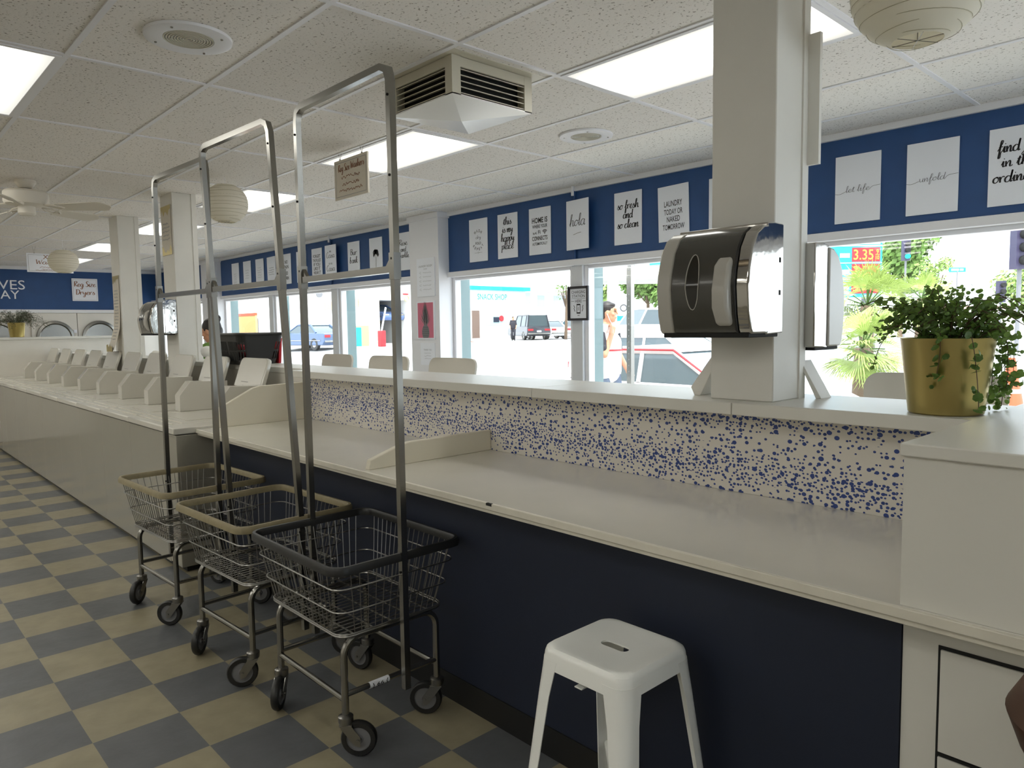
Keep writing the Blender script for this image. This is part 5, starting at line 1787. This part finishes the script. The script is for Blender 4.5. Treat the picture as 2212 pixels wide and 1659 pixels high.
# --- cars
def car(label, loc, yaw, col, L=4.5, Wd=1.75, H=1.42, kind='sedan', trim='chrome', grp=None, name='car'):
    t = thing(name, label, 'car', loc, yaw, grp)
    h = L / 2
    if kind == 'suv':
        bp_ = [(-h, .45), (-h + .02, .95), (-h + .1, 1.0), (h - 1.15, 1.02), (h - .15, .92), (h, .75), (h, .4), (h - .2, .3), (-h + .2, .3)]
        gp = [(-h + .1, 1.0), (-h + .25, H - .04), (-h + .5, H), (h - 1.95, H), (h - 1.7, H - .04), (h - 1.2, 1.0)]
    else:
        bp_ = [(-h, .45), (-h + .03, .85), (-h + .12, .90), (-h + .9, .93), (h - 1.35, .92), (h - .3, .78), (h - .03, .66), (h, .45), (h - .15, .24), (-h + .15, .26)]
        gp = [(-h + .75, .92), (-h + 1.35, H - .06), (-h + 1.65, H), (h - 2.25, H), (h - 1.95, H - .05), (h - 1.2, .91)]
    def loft(prof, w0, w1, z0, z1):
        q = MB(); n = len(prof)
        vs = []
        for s in (-1, 1):
            for x, z in prof:
                k = (z - z0) / max(1e-6, z1 - z0)
                vs.append((x, s * (w0 + (w1 - w0) * k) / 2, z))
        q.add(vs, [tuple(range(n)), tuple(range(2 * n - 1, n - 1, -1))] + [(i, n + i, n + (i + 1) % n, (i + 1) % n) for i in range(n)])
        return q
    bd = loft(bp_, Wd, Wd - .06, .24, 1.0)
    # wheel arches: dark wells
    bdo = bd.build('body', col, t, .05, seg=3)
    loft([(x * 1.0, z) for x, z in gp], Wd - .14, Wd - .46, .9, H).build('glasshouse', M['tint'], t, .015)
    # roof skin and pillars
    rp_ = MB()
    top = [p for p in gp if p[1] > H - .07]
    x0_, x1_ = min(p[0] for p in top), max(p[0] for p in top)
    rp_.prism([(x0_ - .02, -(Wd - .46) / 2 - .01, H - .05), (x1_ + .02, -(Wd - .46) / 2 - .01, H - .05), (x1_ - .12, -(Wd - .52) / 2, H + .012), (x0_ + .12, -(Wd - .52) / 2, H + .012)], (0, Wd - .44, 0))
    for s in (-1, 1):
        def sp_(x, z):
            k = (z - .9) / (H - .9)
            return (x, s * ((Wd - .14) + (-.32) * k) / 2, z)
        lo0, hi0, hi1, lo1 = gp[0], (x0_, H - .04), (x1_, H - .04), gp[-1]
        rp_.tube([sp_(*lo0), sp_(*hi0)], .055, 6); rp_.tube([sp_(*lo1), sp_(*hi1)], .04, 6)
        rp_.tube([sp_(*hi0), sp_(*hi1)], .04, 6)
        xm = (lo0[0] + lo1[0]) / 2 + .05
        rp_.tube([sp_(xm, .92), sp_(xm - .03, H - .04)], .035, 6)
        if kind == 'suv':
            rp_.tube([sp_(xm - 1.0, .95), sp_(xm - 1.0, H - .04)], .035, 6)
    rp_.build('roof', col, t)
    if trim == 'red':
        g_ = MB()
        for s in (-1, 1):
            k0 = (H - .02 - .9) / (H - .9)
            yy = s * ((Wd - .14) - .32) / 2 + s * .045
            g_.tube([(gp[0][0], s * (Wd - .12) / 2, .93), (x0_, yy, H - .02), (x1_, yy, H - .02), (gp[-1][0], s * (Wd - .12) / 2, .93)], .016, 6)
        g_.build('roof_trim', M['red'], t)
    for x in (-h + .85, h - .9):
        for s in (-1, 1):
            wl = MB().lathe([(.17, -.1), (.30, -.1), (.325, -.07), (.325, .07), (.30, .1), (.17, .1), (.17, -.1)], (x, s * (Wd / 2 - .10), .325), 24, 'y').build('wheel', M['dkvinyl'], t)
            MB().lathe([(.001, .06), (.17, .08), (.2, .09), (.2, -.09), (.17, -.08), (.001, -.06)], (x, s * (Wd / 2 - .10), .325), 18, 'y').build('hubcap', M['chrome'], wl)
    for s in (-1, 1):
        MB().box(-h - .015, -h + .06, min(s * .45, s * (Wd / 2 - .06)), max(s * .45, s * (Wd / 2 - .06)), .68, .82).build('tail_light', M['red'], t, .01)
        MB().box(h - .16, h + .01, min(s * .42, s * (Wd / 2 - .08)), max(s * .42, s * (Wd / 2 - .08)), .56, .68).build('headlight', M['mirror'], t, .02)
        MB().ell((h - 1.32, s * (Wd / 2 + .05), .96), .06, .10, .07, 10, 6).build('mirror', col, t)
        MB().box(-h + .3, h - .3, min(s * Wd / 2, s * (Wd / 2 + .012)), max(s * Wd / 2, s * (Wd / 2 + .012)), .5, .54).build('side_moulding', M['red'] if trim == 'red' else M['chrome'], t)
    MB().box(-h - .02, -h + .02, -.17, .17, .58, .70).build('number_plate', M['poster'], t)
    MB().box(-h - .04, -h + .05, -Wd / 2 + .05, Wd / 2 - .05, .42, .52).build('bumper', M['chrome'], t, .02)
    return t
paint = lambda n, c, r=.25: mat(n, c, r, coat=.5)
silver, navyp, blackp, whitep = paint('silver_paint', '#c9c6c6'), paint('navy_paint', '#3d5477'), paint('black_paint', '#2a2c36'), paint('white_car_paint', '#eeeeee')
def at_ground(x, y, d):
    p = W(x, y, d)
    return Vector((p.x, p.y, gz(p.y)))
# heading +X, parked along the kerb outside
p = W(1380, 800, 9.6)
c_ = car('silver car with a red trim line parked at the kerb outside', (p.x + .13, p.y + .85, CZ - 1.68), 0.0, silver, 4.5, 1.75, 1.37, trim='red')
p = at_ground(1450, 740, 16)
car('white saloon car passing behind the silver one', (p.x, p.y, p.z), 0.0, whitep, 4.6, 1.8, 1.45)
p = at_ground(1405, 710, 34)
car('white pickup-like car parked under the far trees', (p.x, p.y, gz(p.y)), -1.9, whitep, 4.8, 1.9, 1.75, 'suv')
p = at_ground(672, 748, 40)
dirr = R0 * -.8 + R2 * .6
car('dark blue saloon parked across the lot, seen from the rear', (p.x, p.y, gz(p.y)), math.atan2(dirr.y, dirr.x), navyp, 4.4, 1.72, 1.38)
p = at_ground(1142, 731, 55)
car('black boxy off-roader parked by the snack shop', (p.x, p.y, gz(p.y)), math.atan2(R2.y, R2.x) + .35, blackp, 4.2, 1.85, 1.85, 'suv')
p = at_ground(1180, 727, 57)
car('white car parked right of the black off-roader', (p.x, p.y, gz(p.y)), math.atan2(R2.y, R2.x) + .5, whitep, 4.4, 1.8, 1.45)
p = at_ground(1212, 726, 67)
car('dark grey car parked between two white ones', (p.x, p.y, gz(p.y)), math.atan2(R2.y, R2.x) + .5, mat('grey_paint', '#55586a', .3), 4.4, 1.8, 1.45)
p = at_ground(1240, 728, 58)
car('white car parked beside the window post with the framed sign', (p.x, p.y, gz(p.y)), math.atan2(R2.y, R2.x) + .5, whitep, 4.4, 1.8, 1.5)
a = gg(835, 685)
car('blue and white car raised on the lift in the garage bay', (GX_ - 2.4, (b0 + b1) / 2 + .3, a.z - .45), 0.0, paint('blue_paint', '#5a74a8'), 4.2, 1.7, 1.35)
# dark figure by the off-roader
p = at_ground(1109, 730, 52)
JF = dict(JP); JF.update(elR=(.02, -.24, 1.12), wrR=(.12, -.2, .92), handR=(.16, -.2, .85), palmR=(0, 1, 0), curlR=.4)
person('distant figure in black standing by the snack shop', (p.x, p.y, gz(p.y)), math.atan2(-R2.y, -R2.x), JF, skin, (black_c, black_c, .9, black_c), SHORT, 1.0, .02)
# --- small yard things
def cone_(label, p, h, m=None):
    t = thing('traffic_cone', label, 'traffic cone', tuple(p))
    MB().lathe([(h * .22, .03), (h * .05, h), (.001, h)], seg=16).build('cone', m or M['orange'], t)
    MB().box(-h * .3, h * .3, -h * .3, h * .3, 0, .04).build('base', m or M['orange'], t)
    MB().lathe([(h * .155, h * .42), (h * .11, h * .62)], seg=16).build('reflective_band', M['trim'], t)
cone_('orange traffic cone outside the snack shop', at_ground(1012, 738, 50), .9)
cone_('orange traffic cone behind the trailing plant, at the right edge', at_ground(2185, 800, 12), 1.0)
p = at_ground(825, 735, 41)
t = thing('trolley_jack', 'red jack standing at the garage bay entrance', 'jack', tuple(p))
MB().box(-.2, .2, -.15, .15, 0, .9).build('body', M['red'], t, .03)
MB().tube([(0, 0, .9), (.1, .25, 2.2)], .05, 8).build('handle', M['trim'], t)
p = at_ground(772, 742, 43)
t = thing('crate', 'turquoise and tan crate stacked by the garage wall', 'crate', tuple(p))
MB().box(-.5, .5, -.6, 0, 0, 1.1).build('turquoise_side', M['teal'], t); MB().box(-.5, .5, 0, .5, 0, 1.2).build('tan_side', mat('tan_crate', '#c39a78', .8), t)
# --- sign pole outside the window
p = W(1362, 700, 8.0)
t = thing('sign_pole', 'galvanised street sign pole outside the window', 'pole', (p.x, p.y, SIDEWALK))
q = MB().tube([(0, 0, 0), (0, 0, 3.2)], .030, square=True); q.build('post', M['chrome'], t)
hl = MB()
for k in range(40): hl.box(-.006, .006, -.0315, -.030, .4 + .065 * k, .412 + .065 * k)
hl.build('punched_holes', M['grey'], t)
rr_ = math.atan2(R0.y, R0.x)
for s, z0 in ((-1, 2.12), (1, 2.12)):
    q = MB().box(min(s * .04, s * .20), max(s * .04, s * .20), -.045, -.04, z0, z0 + .6).xf(Matrix.Rotation(rr_, 4, 'Z'))
    q.build('sign_plate', M['poster'], t)
# --- fuel canopy
cd = 47
def cp(x, y): return W(x, y, cd)
a, b = cp(1290, 606), cp(1372, 606)
zc_ = a.z
t = thing('fuel_canopy', 'white fuel station canopy with turquoise fascia on a white column', 'canopy', (cp(1324, 690).x, cp(1324, 690).y, gz(40)))
l_ = t.location
rx = Vector((R0.x, R0.y, 0)).normalized(); ry = Vector((R2.x, R2.y, 0)).normalized()
def cbox(name, m, u0, u1, v0, v1, z0, z1, par=None):
    o = Vector((l_.x, l_.y, 0))
    cs = [o + rx * u + ry * v for u, v in ((u0, v0), (u1, v0), (u1, v1), (u0, v1))]
    return MB().hexa([(c.x - l_.x, c.y - l_.y, z0 - l_.z) for c in cs], [(c.x - l_.x, c.y - l_.y, z1 - l_.z) for c in cs]).build(name, m, par or t)
cbox('soffit', M['shopwhite'], -4, 9, -4, 5, zc_, zc_ + .3)
cbox('fascia', M['teal'], -4.1, 9.1, -4.15, -4, zc_ + .55, zc_ + 1.1)
cbox('fascia_base', mat('fascia_cream', '#efe9c9', .6), -4.1, 9.1, -4.1, -3.95, zc_, zc_ + .55)
cbox('column', M['shopwhite'], -.33, .33, -.3, .3, gz(40), zc_)
k = MB()
for u, z in ((-.55, CZ + 1.1), (.62, CZ + 1.1), (-.75, CZ + .85)):
    o = rx * u + ry * -.45
    k.tube([(o.x + rx.x * .2 * math.cos(a_), o.y + rx.y * .2 * math.cos(a_), z - l_.z + .2 * math.sin(a_)) for a_ in [2 * PI * i / 16 for i in range(16)]], .05, 5, True)
k.build('round_badge', M['grey'], t)
cbox('pump_header', M['teal'], .2, 1.3, -.6, -.5, CZ + .27, CZ + .6)
cbox('pump', M['shopwhite'], .35, 1.15, -.6, -.2, gz(40), CZ + .25)
# --- fuel price sign
t = thing('fuel_price_sign', 'turquoise fuel price sign with red number panels', 'sign', tuple(at_ground(1850, 660, 26)))
l_ = t.location
fr = Frame((0, 0, 0), (R0.x, R0.y, 0), (0, 0, 1))
dd = 26
def pu(x): return (x - 1850) / F * dd
def pz(y): return W(1850, y, dd).z - l_.z
mb = MB(); rect(mb, fr, pu(1775), pu(1903), pz(642), pz(500), -.4, 0); mb.build('cabinet', M['teal'], t)
mb = MB(); rect(mb, fr, pu(1782), pu(1806), 0, pz(642), -.35, -.05); rect(mb, fr, pu(1870), pu(1894), 0, pz(642), -.35, -.05); mb.build('post', M['grey'], t)
led = emit('led_orange', '#ffcf4a', 2.2)
redp = mat('led_panel', '#c0222a', .5)
for y0, y1, txt, br2 in ((536, 566, '3.35', True), (571, 602, '3.55', True), (605, 634, '3', False)):
    mb = MB(); rect(mb, fr, pu(1838), pu(1898), pz(y1), pz(y0), 0, .02); pn_ = mb.build('number_panel', redp, t)
    mb = MB(); ff = Frame(fr.p(0, 0, .02), fr.r, fr.u)
    ww = 42 if br2 else 11
    type_text(mb, ff, txt, pu(1841 + ww / 2), (pz(y0) + pz(y1)) / 2, ww / F * dd, (pz(y0) - pz(y1)) * .72, .0, lift=.01)
    if br2:
        type_text(mb, ff, '9', pu(1892), pz(y0) - (pz(y0) - pz(y1)) * .3, 5 / F * dd, (pz(y0) - pz(y1)) * .3, 0, lift=.01)
        type_text(mb, ff, '10', pu(1892), pz(y0) - (pz(y0) - pz(y1)) * .72, 7 / F * dd, (pz(y0) - pz(y1)) * .28, 0, lift=.01)
        rect(mb, ff, pu(1888), pu(1896), pz(y0) - (pz(y0) - pz(y1)) * .52, pz(y0) - (pz(y0) - pz(y1)) * .49, .005, .01)
    mb.build('digits', led, pn_)
    mb = MB(); rect(mb, fr, pu(1812), pu(1833), pz(y1 - 9), pz(y0 + 12), 0, .02); mb.build('grade_label', M['poster'], t)
mb = MB()
for y in (532, 568.5, 603.5): rect(mb, fr, pu(1800), pu(1902), pz(y + .8), pz(y - .8), 0, .03)
rect(mb, fr, pu(1858), pu(1898), pz(529), pz(522), 0, .02); rect(mb, fr, pu(1806), pu(1842), pz(533), pz(526), 0, .02)
mb.build('white_lines', M['poster'], t)
# --- trees and palms
bark = mat('bark', '#6d5a48', .9)
tl = [mat('tree_leaf_a', '#6f8f45', .7, noise=.35, nscale=1.2), mat('tree_leaf_b', '#88a255', .7, noise=.3, nscale=1.5)]
def tree(label, p, h, r, n, m, seed, blobs=7, trunk=.18, low=.35):
    q = random.Random(seed)
    t = thing('tree', label, 'tree', (p[0], p[1], p[2]), 0, 'trees beyond the windows')
    tr = MB().tube([(0, 0, 0), (.1, 0, h * .4), (0, .1, h * .75)], [trunk, trunk * .8, trunk * .4], 8)
    cs = []
    for k in range(blobs):
        a = q.uniform(0, 2 * PI)
        rad = q.uniform(.1, .75) * r
        c = Vector((rad * math.cos(a), rad * math.sin(a), h * (low + (1 - low) * q.uniform(.25, .9))))
        cs.append((c, r * q.uniform(.35, .6)))
        tr.tube([(0, 0, h * .45), tuple(c * .8 + Vector((0, 0, h * .05)))], [trunk * .4, .03], 5)
    tr.build('trunk', bark, t)
    lf = MB()
    for k in range(n):
        c, rr2 = q.choice(cs)
        d = Vector((q.gauss(0, 1), q.gauss(0, 1), q.gauss(0, .8))).normalized() * rr2 * q.uniform(.6, 1.05)
        s_ = r * .085 * q.uniform(.6, 1.2)
        nn = (d.normalized() + Vector((q.gauss(0, .5), q.gauss(0, .5), q.gauss(.3, .5)))).normalized()
        a_ = nn.orthogonal().normalized() * s_
        b_2 = nn.cross(a_)
        o = c + d
        lf.add([o - a_, o - b_2 * .6, o + a_, o + b_2 * .6], [(0, 1, 2, 3)])
    lf.build('crown', m, t, smooth=False)
tree('leafy green tree behind the fuel canopy, left of the sign pole', at_ground(1290, 700, 63), 6.2, 2.3, 2600, tl[1], 1)
tree('broad green tree right of the sign pole', at_ground(1398, 700, 66), 6.4, 2.9, 3200, tl[0], 2)
tree('green tree half hidden by the steel towel dispenser', at_ground(1500, 700, 74), 6.8, 3.2, 3000, tl[0], 3)
tree('tall green tree right of the fuel price sign', at_ground(1945, 690, 44), 7.2, 2.5, 3600, tl[0], 4, low=.2)
tree('small sparse tree left of the liquor sign', at_ground(2018, 690, 41), 4.6, 1.1, 1200, tl[1], 5)
tree('bare pale tree beside the framed charging sign', at_ground(1222, 715, 54), 5.4, 1.2, 420, tl[0], 6, trunk=.12)
tree('grey hazy tree at the right edge of the far window', at_ground(2195, 690, 60), 5.5, 2.4, 1500, tl[1], 8)
frond_m = mat('palm_frond', '#9db05c', .6, noise=.25, nscale=3)
def palm(label, p, hc, r, n, seed):
    q = random.Random(seed)
    t = thing('fan_palm', label, 'palm', tuple(p), 0, 'fan palms outside')
    MB().tube([(0, 0, 0), (0, 0, hc)], [.16, .12], 10).build('trunk', bark, t)
    f = MB()
    st = MB()
    for k in range(n):
        a = q.uniform(0, 2 * PI)
        el = q.uniform(-.75, 1.3)
        d = Vector((math.cos(a) * math.cos(el), math.sin(a) * math.cos(el), math.sin(el)))
        c = Vector((0, 0, hc))
        e = c + d * r * q.uniform(.35, .55)
        st.tube([c, e], .012, 4)
        sd = d.orthogonal().normalized()
        sd = (Matrix.Rotation(q.uniform(-.6, .6), 3, d) @ d.cross(Vector((0, 0, 1)))).normalized() if abs(d.z) < .95 else sd
        for j in range(26):
            an = -1.5 + 3.0 * j / 25
            v = (d * math.cos(an) + sd * math.sin(an)).normalized()
            L = r * .62 * q.uniform(.85, 1.1)
            wv_ = v.cross(d.cross(sd)).normalized() * .014
            m1 = e + v * L * .6 + Vector((0, 0, -.02))
            tip = e + v * L + Vector((0, 0, -.18 * r * q.uniform(.3, 1.2)))
            f.add([e, m1 - wv_, tip, m1 + wv_], [(0, 1, 2, 3)])
    f.build('fronds', frond_m, t, smooth=False)
    st.build('stalk', M['leaf'], t)
p = W(1872, 700, 15); palm('bushy fan palm in front of the fuel price sign', (p.x, p.y, gz(p.y)), W(1872, 660, 15).z - gz(p.y), .95, 26, 3)
p = W(1862, 760, 12.5); palm('low fan palm beside the end of the steel dispenser', (p.x, p.y, gz(p.y)), W(1862, 752, 12.5).z - gz(p.y), .85, 26, 4)
p = W(1990, 690, 19); palm('pale fan palm behind the gold-potted plant', (p.x, p.y, gz(p.y)), W(2000, 645, 19).z - gz(p.y), .85, 22, 5)
# --- traffic lights, street sign, liquor shop
def signal(label, x, y, d, hpx, pole=True):
    p = W(x, y, d)
    h = hpx / F * d
    t = thing('traffic_light', label, 'traffic light', (p.x, p.y, gz(p.y)))
    z = p.z - gz(p.y)
    q = MB().box(-h * .17, h * .17, -h * .12, h * .12, z - h / 2, z + h / 2); q.xf(Matrix.Rotation(math.atan2(R0.y, R0.x), 4, 'Z'))
    q.build('housing', mat('signal_housing', '#3a3550', .5), t)
    for k in range(3):
        o = -Vector((R2.x, R2.y, 0)) * h * .12
        c = MB().tube([(o.x, o.y, z + h * (.3 - .3 * k)), (o.x * 2.2, o.y * 2.2, z + h * (.3 - .3 * k))], h * .11, 12)
        c.build('lens', emit('signal_green', '#38e0c0', 1.2) if k == 2 and pole is True else M['dark'], t)
    MB().tube([(0, 0, 0), (0, 0, z - h / 2)], h * .05, 8).build('pole', M['grey'], t)
signal('traffic light showing green in front of the leafy tree', 1957, 541, 36, 44)
signal('traffic light above the gold-potted plant', 2162, 630, 30, 46, False)
signal('big traffic light cut off by the right edge', 2204, 535, 22, 92, False)
LX_ = 46
p = W(2105, 540, LX_)
t = thing('liquor_shop', 'white corner shop with faded LIQUOR WINE lettering', 'building', (p.x, p.y, gz(p.y)))
fr = Frame((0, 0, 0), (R0.x, R0.y, 0), (0, 0, 1))
mb = MB(); k_ = LX_ / F
rect(mb, fr, -75 * k_, 200 * k_, 0, 40 * k_ + CZ - gz(p.y) - .4, -8, 0); mb.build('wall', M['shopwhite'], t)
mb = MB(); rect(mb, fr, -68 * k_, 58 * k_, p.z - gz(p.y) - 1.2, p.z - gz(p.y) + 1.2, -.3, .1); mb.build('sign_board', M['shopwhite'], t)
ff = Frame(fr.p(0, 0, .1), fr.r, fr.u)
mb = MB(); type_text(mb, ff, 'LIQUOR', 0, W(2105, 530, LX_).z - gz(p.y), 88 * k_, 15 * k_, .02, lift=.03); mb.build('lettering', mat('faded_red', '#c79a9c', .6), t)
mb = MB(); type_text(mb, ff, '& WINE', -4 * k_, W(2105, 546, LX_).z - gz(p.y), 52 * k_, 9 * k_, .01, lift=.03); mb.build('lettering', mat('faded_green', '#9cb8a8', .6), t)
mb = MB(); rect(mb, fr, -80 * k_, 205 * k_, 38 * k_ + CZ - gz(p.y) - .4, 44 * k_ + CZ - gz(p.y) - .4, -8.2, .4); mb.build('parapet', mat('parapet_pink', '#d9a89c', .7), t)
p = W(2068, 583, 32)
t = thing('street_sign', 'turquoise street name sign on a thin pole beyond the plant', 'sign', (p.x, p.y, gz(p.y)))
fr = Frame((0, 0, 0), (R0.x, R0.y, 0), (0, 0, 1))
z = p.z - gz(p.y)
mb = MB(); rect(mb, fr, -.36, .36, z - .1, z + .1, -.02, .02); mb.build('plate', M['teal'], t)
mb = MB(); rect(mb, fr, .1, .25, z - .04, z + .05, .02, .03); rect(mb, fr, -.28, .05, z - .04, z + .05, .02, .03); mb.build('blank_text_block', M['poster'], t)
MB().tube([(0, 0, 0), (0, 0, z)], .03, 8).build('pole', M['grey'], t)
# --- house rows closing the view
def house(label, x, y0, y1, h, m, wins, seed):
    zb = gz(50)
    t = thing('house', label, 'building', (x, (y0 + y1) / 2, zb))
    child_box(t, 'wall', m, x - 8, x, y0, y1, zb, zb + h)
    child_box(t, 'roof', mat('roof_%d' % seed, '#b9b0a8', .8), x - 8.4, x + .4, y0 - .3, y1 + .3, zb + h, zb + h + .3)
    for (a, b, z0, z1) in wins:
        child_box(t, 'window', mat('house_glass_%d' % seed, '#8f9bc0', .3), x, x + .05, y0 + a * (y1 - y0), y0 + b * (y1 - y0), zb + z0 * h, zb + z1 * h)
hx = -66
yA, yB, yC = onX(1100, 640, hx).y, onX(1160, 640, hx).y, onX(1300, 640, hx).y
hA = onX(1160, 622, hx).z - gz(50)
house('white two-storey house behind the snack shop', hx, yA, yB, hA, M['shopwhite'], [(.3, .75, .66, .9)], 1)
house('pale house with lilac windows behind the parked cars', hx - 3, yB + .8, yC, hA * .95, mat('pale_wall', '#e6dce2', .8), [(.05, .3, .66, .92), (.45, .7, .66, .92), (.1, .25, .2, .4)], 2)
house('cream building at the far left behind the garage lot', -62, onX(440, 640, -62).y, onX(600, 640, -62).y, 5.2, mat('cream_wall', '#e4dcc8', .8), [(.2, .3, .5, .8), (.5, .6, .5, .8), (.7, .8, .5, .8)], 3)
